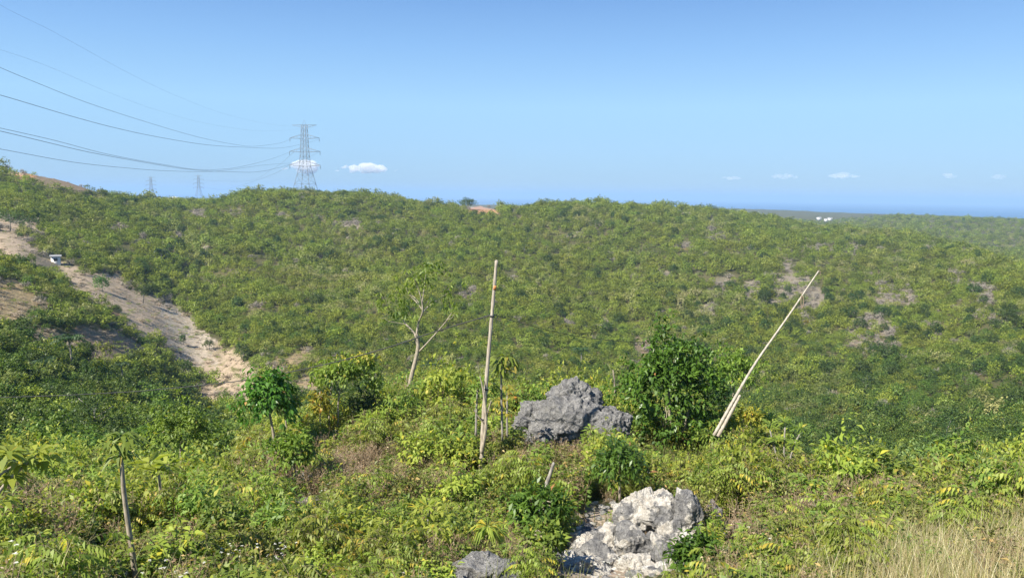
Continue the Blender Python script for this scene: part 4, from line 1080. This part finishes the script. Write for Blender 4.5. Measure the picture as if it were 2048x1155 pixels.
def crown_tree(name, label, base, r, crown_c, size, mat, seed, ncl, ln, wd, trunks, k=6, bark='bark', cat='tree', droop=.55, dead=.02, extra=None, depth=None, k_lump=.36):
    """base pixel, crown centre pixel, size px (w,h) at distance r"""
    b = base_at(base[0], base[1], r); rg = np.random.default_rng(seed)
    t = thing(name, label, cat, b)
    s = r / F * 1.0
    L = Leaves(); cc = W(crown_c[0], crown_c[1], r) - b
    w, h = size[0] * s, size[1] * s
    az = math.atan2(b.x, b.y)
    L2 = Leaves(); crown(L, rg, w, depth or w * .9, h, 0, ncl, k, ln, wd, droop=droop, dead=dead, lump=k_lump)
    P = [p + np.array(cc) for p in L.P]; L.P = P
    if extra: extra(L, rg, b)
    obj('crown', L.mesh('crown', M[mat]), t)
    for pts, r0_, r1_ in trunks:
        T = Tubes(7); q = [W(x, y, r) for x, y in pts]
        q[0].z -= .35
        trunk_to(T, q, b, (r0_, r1_)); obj('trunk', T.mesh('trunk', M[bark]), t)
    T = Tubes(4)
    st = W(*trunks[0][0][-1], r) - b
    for i in range(9):
        d = rdir(rg, 1)[0]; e = np.array(cc) + d * np.array([w, w, h]) * .36
        T.add(smooth_line([st, (np.array(st) + e) / 2 + np.array([0, 0, .08]), e], 3), np.linspace(.02, .006, 7))
    obj('branches', T.mesh('branches', M[bark]), t)
    return t
# big dark bush
def extra_big(L, rg, b):
    for (x, y, w, h, n) in [(1300,735,90,80,60),(1380,700,90,60,60),(1340,870,130,70,110),(1395,855,60,60,40),(1260,770,60,70,40),(1425,775,50,60,26)]:
        for i in range(n):
            c = np.array(W(x + rg.normal(0, w * .33), y + rg.normal(0, h * .33), 22.6 + rg.normal(0, .5)) - b)
            k = 6; dd = rdir(rg, k) * .8; dd[:, 2] -= .45
            L.add(c + rdir(rg, k) * .08, dd, rdir(rg, k) * .6 + np.array([0, -.2, 1.0]), .17 * rg.uniform(.6, 1.2, k), .075, np.clip(rg.normal(.5, .2) + rg.normal(0, .12, k), 0, .9))
crown_tree('bush', 'big dense dark green glossy bush between the grey rock and the leaning pole', (1345, 912), 22.6, (1347, 785), (182, 240), 'mango', 61, 560, .18, .08, [([(1345,905),(1340,850),(1338,780)], .07, .03), ([(1352,905),(1370,850),(1385,790)], .05, .02)], k=8, extra=extra_big, cat='bush', droop=.35)
crown_tree('tree', 'lighter green small leaved tree behind the leaning pole and right of the big bush', (1462, 850), 25.5, (1468, 745), (120, 95), 'fresh', 62, 260, .14, .06, [([(1462,850),(1466,800),(1468,750)], .05, .02)], k=7)
crown_tree('tree', 'dark leaved sapling with a leaning pale trunk on the left, bigger of two', (553, 893), 21.5, (537, 795), (98, 118), 'mango', 63, 190, .20, .085, [([(554,893),(546,862),(540,830)], .045, .03)], k=7, droop=.8)
crown_tree('tree', 'thin little sapling just right of the bigger dark leaved sapling', (571, 865), 23.0, (572, 810), (34, 56), 'dark', 64, 44, .19, .08, [([(571,868),(572,845),(571,820)], .028, .02)], droop=.8)
def extra_pair(L, rg, b):
    for (x, y, w, h, n, tb) in [(720,715,50,18,46,.97),(640,760,30,26,26,.75),(745,765,30,30,30,.4),(700,740,60,30,50,.35)]:
        for i in range(n):
            c = np.array(W(x + rg.normal(0, w * .33), y + rg.normal(0, h * .33), 24 + rg.normal(0, .4)) - b); k = 6; dd = rdir(rg, k) * .8; dd[:, 2] -= .5
            L.add(c, dd, rdir(rg, k) * .6 + np.array([0, 0, 1.0]), .15 * rg.uniform(.6, 1.2, k), .06, np.clip(tb + rg.normal(0, .1, k), 0, 1))
crown_tree('tree', 'tree with two slim pale trunks and a yellowish flat crown crossed by the cable', (668, 872), 24.0, (690, 742), (125, 50), 'fresh', 65, 200, .15, .06, [([(673,876),(676,840),(677,800),(684,765)], .035, .022), ([(660,860),(658,825),(660,790),(668,760)], .03, .02)], k=7, extra=extra_pair, dead=.04)
crown_tree('bush', 'very dark shaded bush beneath the crown of the tree with two slim trunks', (725, 868), 25.4, (725, 820), (120, 92), 'dark', 66, 240, .16, .07, [([(725,868),(725,840),(725,820)], .04, .02)], k=7, cat='bush')
crown_tree('tree', 'yellow leaved young tree hanging left of the two slim trunks', (640, 850), 23.6, (640, 810), (44, 78), 'yellow', 67, 44, .17, .07, [([(640,860),(640,830),(640,800)], .022, .012)], droop=.8)
crown_tree('bush', 'round mid green bush on the left slope under the end of the cleared strip', (362, 915), 30.0, (362, 862), (118, 110), 'fresh', 68, 420, .16, .07, [([(362,915),(362,880),(362,850)], .06, .03)], k=7, cat='bush', droop=.35)
crown_tree('bush', 'bright green shrub above the half buried rock on the left slope', (590, 950), 17.2, (588, 908), (92, 96), 'fresh', 69, 190, .13, .06, [([(590,950),(589,930),(588,910)], .03, .015)], k=7, cat='bush', droop=.3)
crown_tree('bush', 'dense dark green shrub directly above the big white rock', (1240, 968), 15.2, (1240, 925), (96, 100), 'mango', 70, 230, .15, .045, [([(1240,968),(1240,940),(1240,915)], .03, .015)], k=7, cat='bush', droop=.5)
crown_tree('bush', 'dark green shrub left of the big white rock with a broken stem above it', (1080, 1060), 12.6, (1075, 1018), (118, 76), 'mango', 71, 200, .15, .05, [([(1080,1060),(1078,1040),(1076,1018)], .03, .015)], k=7, cat='bush', droop=.5)
crown_tree('bush', 'green shrub at the bottom right of the big white rock', (1395, 1150), 10.2, (1398, 1112), (92, 70), 'mango', 72, 210, .12, .045, [([(1385,1130),(1385,1105),(1385,1085)], .025, .012)], k=7, cat='bush', droop=.35)
crown_tree('bush', 'low green shrub in front of the boulder and left of the big white rock', (1080, 1110), 11.0, (1085, 1078), (92, 54), 'fresh', 73, 130, .13, .05, [([(1080,1110),(1082,1095),(1085,1078)], .02, .01)], k=7, cat='bush')
crown_tree('bush', 'pale dotted round bush in the valley above the right slope', (1838, 965), 44.0, (1838, 925), (96, 66), 'pale', 74, 260, .17, .10, [([(1838,965),(1838,945),(1838,930)], .05, .02)], k=7, cat='bush')
crown_tree('bush', 'pale leaved bush at the right end of the slope behind the round leaved plants', (1945, 960), 40.0, (1950, 922), (100, 46), 'pale', 75, 220, .15, .08, [([(1945,960),(1947,945),(1950,930)], .05, .02)], k=7, cat='bush')
crown_tree('bush', 'orange brown withering bush right of the leaning pole foot', (1500, 880), 23.0, (1502, 838), (62, 60), 'yellow', 76, 90, .14, .05, [([(1500,882),(1501,860),(1502,838)], .03, .012)], k=6, cat='bush')
crown_tree('bush', 'orange tipped yellow shrub at the right shoulder of the slope', (1695, 975), 21.5, (1692, 930), (40, 62), 'yellow', 77, 60, .14, .05, [([(1695,975),(1693,950),(1692,930)], .02, .01)], k=6, cat='bush')

def whorl_plant(name, label, base, r, heads, ln, wd, n, mat, seed, trunks, up=.35, droop=.28, dead=.06, cat='plant', bark='barkgrey', tip=None, rad=(.03, .02), t=(.2, .9)):
    """heads: leaf whorls at pixels"""
    b = base_at(base[0], base[1], r); rg = np.random.default_rng(seed); tt = thing(name, label, cat, b)
    L = Leaves()
    for (x, y, f) in heads:
        c = np.array(W(x, y, r + rg.normal(0, .08)) - b); m = int(n * f)
        th = np.arange(m) * 2.4 + rg.uniform(0, .5, m)
        D = np.stack([np.cos(th), np.sin(th), rg.uniform(up - .5, up + .45, m)], 1)
        L.add(c + D * .03, D, np.array([0, 0, 1.0]) + rg.normal(0, .22, (m, 3)), ln * rg.uniform(.6, 1.1, m), wd * rg.uniform(.7, 1.1, m), np.where(rg.random(m) < dead, .99, rg.uniform(t[0], t[1], m)))
    obj('foliage', L.mesh('foliage', M[mat], droop=droop), tt)
    for pts in trunks:
        T = Tubes(7); q = [W(x, y, r) for x, y in pts]; q[0].z -= .2; trunk_to(T, q, b, rad); obj('stem', T.mesh('stem', M[bark]), tt)
    if tip:
        T = Tubes(6); trunk_to(T, [W(x, y, r) for x, y in tip], b, (.02, .008)); obj('broken_tip', T.mesh('broken_tip', M['bark']), tt)
    return tt
whorl_plant('tree', 'slim leaning pale trunk with a drooping green leaf crown and broken tip, bottom left', (275, 1190), 9.6, [(240,905,1),(228,885,.7),(255,880,.7),(245,870,.6)], .23, .05, 24, 'fresh', 81,
   [[(278,1200),(268,1130),(258,1060),(248,985),(243,925)]], tip=[(243,925),(241,905),(240,890)], bark='bark', rad=(.034, .024), cat='tree', droop=.5, up=.1)
for q_ in (7.4, 7.9, 8.4, 8.9, 9.4, 9.9): ROCK_KEEP.append((*W(274, 1100, q_)[:2], .34))
whorl_plant('sapling', 'young tree with large yellow green leaves right of the slim leaning pale trunk', (322, 1010), 13.6, [(318,942,1),(300,925,.5),(335,930,.5)], .33, .14, 13, 'lime', 82, [[(323,1012),(321,985),(318,950)]], cat='sapling', rad=(.03, .02), droop=.2, up=.5, bark='bark')
whorl_plant('branch_plant', 'broad yellow green leaves reaching in from the left edge', (-60, 1150), 8.8, [(15,905,1),(45,925,1),(72,905,1),(20,950,.8),(90,915,.6),(-15,900,1),(0,1000,.5)], .20, .075, 20, 'lime', 83,
   [[(-60,1200),(-50,1050),(-10,960),(45,920)], [(-50,1040),(0,980),(72,910)]], cat='plant', rad=(.03, .008), up=.1, droop=.4, bark='bark')
whorl_plant('plant', 'hanging large leaves with a few yellow ones beside the upper part of the upright pole', (1005, 860), 18.5, [(1000,722,1.3),(1015,712,1.2),(1003,738,.8),(985,770,.6),(1030,725,.7)], .36, .085, 24, 'fresh', 84, [[(1005,865),(1003,800),(1002,725)]], dead=.07, droop=.5, up=-.15)
whorl_plant('plant', 'yellow and green leaved plant between the upright pole and the grey rock', (1015, 870), 19.2, [(1015,775,1),(1000,800,1),(1028,790,.8),(1015,825,.8)], .26, .075, 18, 'yellow', 85, [[(1015,875),(1014,830),(1015,780)]], droop=.4, up=0)
whorl_plant('plant', 'green leafy plant hugging the left side of the upright pole', (952, 850), 18.2, [(948,775,1),(965,762,1),(975,790,.8),(940,800,.6)], .22, .06, 18, 'fresh', 86, [[(952,855),(953,820),(955,780)]], droop=.3)
whorl_plant('plant', 'bright pale green rosette plant in the middle of the slope left of the pole foot', (857, 1045), 12.4, [(855,1012,1.4),(840,1020,.6),(872,1015,.6)], .30, .05, 20, 'lime', 87, [[(857,1050),(856,1030),(855,1015)]], up=.5, rad=(.02, .012))
whorl_plant('plant', 'drooping fern like plant with yellow streaks above the bottom boulder', (985, 1095), 10.8, [(975,1050,1.3),(990,1062,1)], .34, .035, 40, 'fern', 88, [[(985,1098),(980,1070),(978,1052)]], up=-.1, droop=.45, rad=(.02, .01), dead=.25)
whorl_plant('plant', 'pale green spiky plant beside the half buried rock', (550, 1000), 14.6, [(548,968,1.2)], .22, .04, 22, 'lime', 89, [[(550,1002),(549,985),(548,970)]], up=.7, rad=(.012, .01))
whorl_plant('sapling', 'broad leaved light green sapling group right of the leaning pole foot', (1570, 950), 20.5, [(1540,850,1),(1570,845,1.2),(1600,858,1),(1555,880,1),(1590,890,1),(1570,912,.8)], .30, .075, 24, 'fresh', 90, [[(1570,955),(1568,900),(1570,855)], [(1570,950),(1585,900),(1600,865)], [(1570,950),(1550,900),(1540,860)]], droop=.25, cat='sapling')
whorl_plant('sapling', 'bluish pale big leaved sapling on a dark stub in the right scrub', (1850, 1062), 14.5, [(1862,992,1.1),(1878,1002,.7)], .20, .15, 13, 'pale', 91, [[(1848,1065),(1850,1035),(1858,998)]], cat='sapling', rad=(.03, .015), up=.3, droop=.15)
whorl_plant('sapling', 'large leaved blue green sapling at the valley edge right of the orange tipped shrub', (1740, 1000), 21, [(1738,940,1.2),(1725,960,1),(1750,955,1),(1740,975,.8)], .27, .17, 14, 'pale', 92, [[(1740,1005),(1739,975),(1738,945)]], cat='sapling', droop=.15)
for i, (x, y) in enumerate([(1940, 950), (1972, 938), (2005, 958), (2035, 955), (1790, 962)]):
    whorl_plant('plant', ['round leaved light green plant, leftmost of the row at the right edge', 'round leaved plant with one orange leaf, second of the row at the right edge', 'tall round leaved plant, third of the row at the right edge', 'round leaved plant cut off by the right edge', 'low round leaved plant between the blue green sapling and the pale dotted bush'][i], (x, 1005), 22, [(x, y, 1.2), (x - 14, y + 14, 1), (x + 14, y + 10, 1)], .22, .19, 13, 'pale', 95 + i, [[(x, 1008), (x, 980), (x, y)]], up=.35, droop=.12, dead=.05)
def stick(name, label, pts, r, rad, mat='barkgrey', cat='stump', twigs=0, seed=0):
    b = W(*pts[0], r); T = Tubes(7); q = [W(x, y, r) for x, y in pts]; q[0].z -= .25; t = thing(name, label, cat, b); trunk_to(T, q, b, rad); obj('stem', T.mesh('stem', M[mat]), t)
    if twigs:
        rg = np.random.default_rng(seed); T = Tubes(3); e = q[-1] - b
        for i in range(twigs):
            d = rdir(rg, 1)[0]; d[2] = abs(d[2]); s = np.array(e) * rg.uniform(.5, 1); T.add([s, s + d * .2, s + d * .35 + rdir(rg, 1)[0] * .12], [.006, .004, .002])
        obj('twigs', T.mesh('twigs', M['twig']), t)
stick('stump', 'broken bent grey stem sticking up left of the black boulder', [(1083, 1000), (1092, 972), (1100, 948), (1107, 925)], 14.2, (.05, .028))
stick('stub', 'short dark wooden stub in the dry scrub under the blue green big leaves', [(1843, 1062), (1846, 1035), (1851, 1010)], 14.6, (.028, .02), cat='stub')
stick('sapling', 'thin bare twiggy stem on the pale stony patch near the right edge', [(1976, 1070), (1977, 1045), (1978, 1018)], 13.5, (.012, .006), cat='sapling', twigs=16, seed=3)
stick('stub', 'thin pale bare trunk behind the grey rock, left of the big bush', [(1230, 792), (1229, 765), (1226, 740)], 25.5, (.035, .018), 'bark', 'stub', 8, 5)
stick('sapling', 'little dark topped stick in the pale stones of the right scrub', [(1633, 1060), (1634, 1035), (1632, 1010)], 14.8, (.016, .01), cat='sapling', twigs=12, seed=6)

# ------------------------------------------------------------------ slope plants: individuals and ground cover
def mk(fn, *a): 
    L, T = fn(*a[1:]) if False else (None, None)
PV = {}
def variants(key, n, fn, leaf, stem='weedstem'):
    PV[key] = []
    for i in range(n):
        L, T = fn(np.random.default_rng(900 + len(PV) * 37 + i)); PV[key].append((L.mesh(key + '_foliage', M[leaf], droop=.3), T.mesh(key + '_stem', M[stem])))
M['weedstem'] = plain_mat('green_brown_stems', (.14,.13,.05), (.22,.17,.09), 6)
M['drystem'] = plain_mat('dry_stems', (.28,.20,.12), (.40,.31,.2), 6)
variants('pinnate', 4, lambda r: pinnate_plant(r, .95, 8, 9, .48, .11, .038), 'fern')
variants('seedling', 4, lambda r: broad_plant(r, .8, 10, 26, .175, .058), 'fresh')
variants('limeleaf', 3, lambda r: broad_plant(r, .75, 10, 28, .15, .056, .5), 'lime')
variants('darkleaf', 2, lambda r: broad_plant(r, .8, 10, 30, .13, .055, .5, (.1, .8)), 'mango')
variants('weed', 5, lambda r: weedy_plant(r, .65, 15, 20, .085, .036), 'weed')
variants('greenweed', 4, lambda r: weedy_plant(r, .6, 15, 22, .095, .042), 'fresh')
variants('dryweed', 3, lambda r: weedy_plant(r, .7, 30, 18, .05, .02), 'dry', 'drystem')

def leafbush(r):
    L = Leaves(); crown(L, r, 1.0, 1.0, .9, .62, 75, 7, .13, .052, droop=.35, lump=.5, dead=.05)
    T = Tubes(4)
    for i in range(9):
        d = rdir(r, 1)[0]; T.add(smooth_line([(0, 0, -.15), (d[0] * .15, d[1] * .15, .35), (d[0] * .38, d[1] * .38, .6 + d[2] * .3)], 3), np.linspace(.013, .004, 7))
    return L, T
variants('leafbush', 3, leafbush, 'fresh')
variants('limebush', 2, leafbush, 'lime')
SIGHT = [(935,990,17.9,935),(1020,1275,20.8,850),(1110,1400,12.4,1105),(1335,1400,13.6,975),(1400,1460,14.0,980),(1405,1475,20.8,866),(795,850,26.8,795),(505,610,21.3,890),(635,705,23.8,862),
         (560,665,16,985),(225,300,9.7,1165),(885,1060,9.5,1180),(1110,1400,11.0,1170),(1400,1490,11.9,1070),(300,340,13.5,1000),(1225,1262,15,965),(1265,1425,22.4,905),(820,890,12.3,1040),(1550,1600,20,930),(1830,1890,14.3,1045)]
def sight(P, h):
    """plants of height h must not hide the landmarks behind them"""
    px, py, dp = project(P); top = py - h * F / np.maximum(dp, 1); m = np.ones(len(P), bool); r = np.hypot(P[:, 0], P[:, 1])
    for x0, x1, rr_, yt in SIGHT: m &= ~((px > x0) & (px < x1) & (r < rr_) & (top < yt))
    return m
rg = np.random.default_rng(5)
def clear_mask(P, extra=0.0):
    m = np.ones(len(P), bool)
    for (x, y, r) in ROCK_KEEP: m &= np.hypot(P[:, 0] - x, P[:, 1] - y) > r + extra
    return m
def fg_points(s, r0=3.2, r1=37, a=41):
    P = scatter_cells(r0, r1, lambda r: s, rg, -a, a)
    P3 = np.column_stack([P, H(P[:, 0], P[:, 1]) - .03]); return P3
# zone fields
def zones(P):
    px, py, dp = project(P); r = np.hypot(P[:, 0], P[:, 1])
    b, c = bare(P)
    dry = fbm(P[:, 0] / 2.6, P[:, 1] / 2.6, 61)
    pin = fbm(P[:, 0] / 3.4, P[:, 1] / 3.4, 67)
    dryz = 1.2 * np.exp(-(((px - 735) / 200) ** 2 + ((py - 985) / 60) ** 2)) + 1.0 * np.exp(-(((px - 1100) / 90) ** 2 + ((py - 925) / 35) ** 2)) + .7 * np.exp(-(((px - 950) / 120) ** 2 + ((py - 1130) / 50) ** 2)) + .9 * np.exp(-(((px - 120) / 120) ** 2 + ((py - 1050) / 60) ** 2)) + .7 * np.exp(-(((px - 1560) / 150) ** 2 + ((py - 1080) / 70) ** 2)) + .8 * np.exp(-(((px - 1820) / 200) ** 2 + ((py - 1020) / 35) ** 2))
    straw = smooth(1540, 1900, px + (py - 1150) * 1.0) * smooth(1050, 1160, py + (px - 1800) * .1)
    straw = np.where(px > 1480, straw, 0)
    return px, py, r, b, dry, pin, dryz, straw

# individuals
kinds = {'pinnate': ('fern leaved yellow green plant', 'plant'), 'seedling': ('fresh green long leaved seedling', 'seedling'), 'limeleaf': ('lime green leafy plant', 'plant'), 'darkleaf': ('dark glossy leaved seedling', 'seedling'), 'leafbush': ('rounded leafy yellow green shrub', 'shrub')}
proto = {}
P = fg_points(1.0); px, py, r, b, dry, pin, dryz, straw = zones(P)
ok = clear_mask(P, .12) & (b < .45) & (straw < .3) & (dryz < .5) & visible(P + np.array([0, 0, .7])) & (px > -30) & (px < 2078) & (py < 1215) & (r > 8)
P = P[ok]; px = px[ok]; py = py[ok]; pin = pin[ok]; r = r[ok]
sel = rg.permutation(len(P))[:290]
def zone_name(x, y):
    if y > 1050: return ('bottom edge left of the rocks' if x < 900 else ('foot of the big white rock' if x < 1500 else 'edge of the dry grass'))
    if x < 450: return 'lower left slope around the slim leaning trunk'
    if x < 800: return 'slope between the leaning sapling and the tall tree' if y < 930 else 'slope around the half buried rock'
    if x < 1030: return 'slope around the upright pole'
    if x < 1420: return 'ground around the grey rock and the big bush'
    return 'right slope beyond the leaning pole'
for k in sel:
    kk = ['pinnate', 'limeleaf', 'seedling', 'darkleaf'][int(np.clip((pin[k] - .25) * 5 + rg.normal(0, .9), 0, 3.99))]
    if kk == 'darkleaf' and rg.random() < .4: kk = 'seedling'
    zn = zone_name(px[k], py[k]); big_ = rg.random() < .22
    if big_ and r[k] > 11: kk = 'leafbush'
    lb = '%s on the %s' % (kinds[kk][0], zn); gp = '%ss on the %s' % (kinds[kk][0], zn)
    vi = int(rg.integers(0, len(PV[kk]))); key = (kk, vi)
    sc = float(np.exp(rg.normal(.05, .32)) * np.interp(r[k], [9, 20, 30], [.75, 1.0, 1.25])); sc = min(sc, 105 / F * r[k] / .9, 1.5); rz = rg.uniform(0, 6.28)
    if not sight(P[k:k+1], sc * .85)[0]: continue
    if key not in proto:
        t = thing(kinds[kk][1], lb, kinds[kk][1], P[k], rz, gp, sc); obj('foliage', PV[kk][vi][0], t); obj('stem', PV[kk][vi][1], t); proto[key] = t
    else: copy_thing(proto[key], P[k], rz, sc, lb, gp)

def joined(pairs, name):
    """one mesh out of foliage and stem, for stuff"""
    out = []
    for i, (a, b_) in enumerate(pairs):
        import bmesh
        va = np.empty(len(a.vertices) * 3, np.float32); a.vertices.foreach_get('co', va)
        vb = np.empty(len(b_.vertices) * 3, np.float32); b_.vertices.foreach_get('co', vb)
        qa = np.empty(len(a.loops), np.int32); a.loops.foreach_get('vertex_index', qa)
        qb = np.empty(len(b_.loops), np.int32); b_.loops.foreach_get('vertex_index', qb)
        ta = np.empty(len(a.vertices), np.float32); a.attributes['tint'].data.foreach_get('value', ta)
        V = np.vstack([va.reshape(-1, 3), vb.reshape(-1, 3)]); Q = np.vstack([qa.reshape(-1, 4), qb.reshape(-1, 4) + len(a.vertices)])
        me = mesh_np('%s_%02d' % (name, i), V, Q, None, np.concatenate([ta, np.zeros(len(b_.vertices))]))
        me.materials.append(a.materials[0]); me.materials.append(b_.materials[0])
        mi = np.concatenate([np.zeros(len(a.polygons), np.int32), np.ones(len(b_.polygons), np.int32)]); me.polygons.foreach_set('material_index', mi)
        out.append(me)
    return out
def cover(name, label, cat, keys, s, prob, smin=.6, smax=1.2, hfun=None, r1=37, off=.02, rmin=3.2):
    P = fg_points(s, rmin, r1); z = zones(P); p = prob(*z); m = (rg.random(len(P)) < p) & clear_mask(P, off)
    P = P[m]; n = len(P); sc = rg.uniform(smin, smax, n)
    if hfun is not None: sc = sc * hfun(np.hypot(P[:, 0], P[:, 1])) * (.62 + .85 * fbm(P[:, 0] / 1.3, P[:, 1] / 1.3, 23))
    q = sight(P, sc * .75); P = P[q]; sc = sc[q]; n = len(P)
    me = []
    for kx in keys: me += joined(PV[kx], kx)
    stuff_instances(name, label, cat, P, rg.uniform(0, 6.28, n), np.stack([sc, sc, sc * rg.uniform(.8, 1.2, n)], 1), rg.integers(0, len(me), n), me)
    print(name, n)
hf = lambda r: np.interp(r, [3, 9, 18, 28], [.5, .75, 1, 1.15])
cover('undergrowth', 'mixed small leaved weeds and creepers covering the near slope', 'weeds', ['weed', 'greenweed'], .33, lambda px, py, r, b, dry, pin, dryz, straw: np.clip(1.0 - b * .97 - straw * .85 - np.clip(dryz, 0, 1) * .45, 0, 1), hfun=hf)
cover('undergrowth', 'leafy green seedlings growing thick all over the near slope', 'undergrowth', ['pinnate', 'limeleaf', 'seedling', 'pinnate'], .52, lambda px, py, r, b, dry, pin, dryz, straw: np.clip((.95 - b * 1.2 - straw * 1.2 - np.clip(dryz, 0, 1) * .9) * smooth(.22, .42, pin + .08), 0, 1), .5, 1.1, hf)
cover('undergrowth', 'low leafy bushes growing between the weeds of the near slope', 'undergrowth', ['leafbush', 'limebush', 'limebush'], .95, lambda px, py, r, b, dry, pin, dryz, straw: np.clip((.50 - b - straw * 1.2 - np.clip(dryz, 0, 1) * .35) * np.where(r > 10, 1, .35), 0, 1), .45, 1.35, hf, rmin=7)
cover('dry_weeds', 'dry brown seeding weeds scattered over the near slope', 'dry weeds', ['dryweed'], .36, lambda px, py, r, b, dry, pin, dryz, straw: np.clip((.22 + .9 * np.clip(dryz, 0, 1) + .6 * smooth(.46, .58, dry)) * (1 - straw * .7) * (1 - b * .75), 0, 1), .5, 1.05, hf)
# grass
def grass_kinds(name, n, Hh, nb, mat, wd):
    out = []
    for i in range(n):
        V, Q, T = grass_tuft(np.random.default_rng(700 + i), Hh, nb, wd); me = mesh_np('%s_%02d' % (name, i), V, Q, M[mat], T); out.append(me)
    return out
def grass(name, label, s, prob, kinds_, r0, r1, smin=.6, smax=1.2):
    P = fg_points(s, r0, r1); z = zones(P); m = (rg.random(len(P)) < prob(*z)) & clear_mask(P, 0); P = P[m]; n = len(P); sc = rg.uniform(smin, smax, n)
    stuff_instances(name, label, 'grass', P, rg.uniform(0, 6.28, n), np.stack([sc, sc, sc], 1), rg.integers(0, len(kinds_), n), kinds_); print(name, n)
grass('dry_grass', 'tall pale straw grass in the bottom right corner', .16, lambda px, py, r, b, dry, pin, dryz, straw: straw, grass_kinds('straw', 4, .62, 30, 'straw', .003), 3.2, 16)
grass('grass', 'yellow green grass tufts between the weeds of the near slope', .42, lambda px, py, r, b, dry, pin, dryz, straw: np.clip((.30 + .5 * smooth(1400, 1700, px)) * (1 - b * .6), 0, 1), grass_kinds('green', 4, .6, 40, 'ggrass', .005), 3.2, 34)
# white flower heads
def flower_kinds():
    out = []
    for i in range(2):
        r = np.random.default_rng(800 + i); L = Leaves()
        for j in range(16):
            c = np.array([r.normal(0, .16), r.normal(0, .16), r.uniform(.4, .62)]); k = 7
            L.add(c, np.column_stack([rdir(r, k)[:, :2], np.full(k, .25)]), np.array([0, 0, 1.0]), .022, .012, .5)
        out.append(L.mesh('bloom_%02d' % i, M['flower']))
    return out
P = fg_points(.5, 6, 22); z = zones(P); m = (rg.random(len(P)) < smooth(.58, .68, fbm(P[:, 0] / 1.6, P[:, 1] / 1.6, 91)) * .55 * smooth(960, 1040, z[1]) * (1 - z[7])) & clear_mask(P, .1); P = P[m]; n = len(P)
stuff_instances('wild_flowers', 'tiny white weed flowers sprinkled low on the near slope', 'flowers', P, rg.uniform(0, 6.28, n), np.ones((n, 3)), rg.integers(0, 2, n), flower_kinds())
# loose stones
def stones():
    out = []
    for i in range(4):
        import bmesh
        bm = bmesh.new(); bmesh.ops.create_icosphere(bm, subdivisions=2, radius=.06)
        r = np.random.default_rng(850 + i)
        for v in bm.verts: v.co = Vector((v.co.x * 1.3, v.co.y, v.co.z * .7)) * (1 + r.normal(0, .14))
        me = bpy.data.meshes.new('stone_%02d' % i); bm.to_mesh(me); bm.free(); me.materials.append([RK3, RK4, RK4, RK3][i]); out.append(me)
    return out
P = fg_points(.16, 6, 24); z = zones(P); m = (rg.random(len(P)) < z[3] * .5); P = P[m]; P[:, 2] += .03; n = len(P); sc = np.clip(np.exp(rg.normal(-.25, .5, n)), .2, 1.3)
stuff_instances('loose_stones', 'broken pale limestone rubble on the bare patches between the weeds', 'stones', P, rg.uniform(0, 6.28, n), np.stack([sc] * 3, 1), rg.integers(0, 4, n), stones())
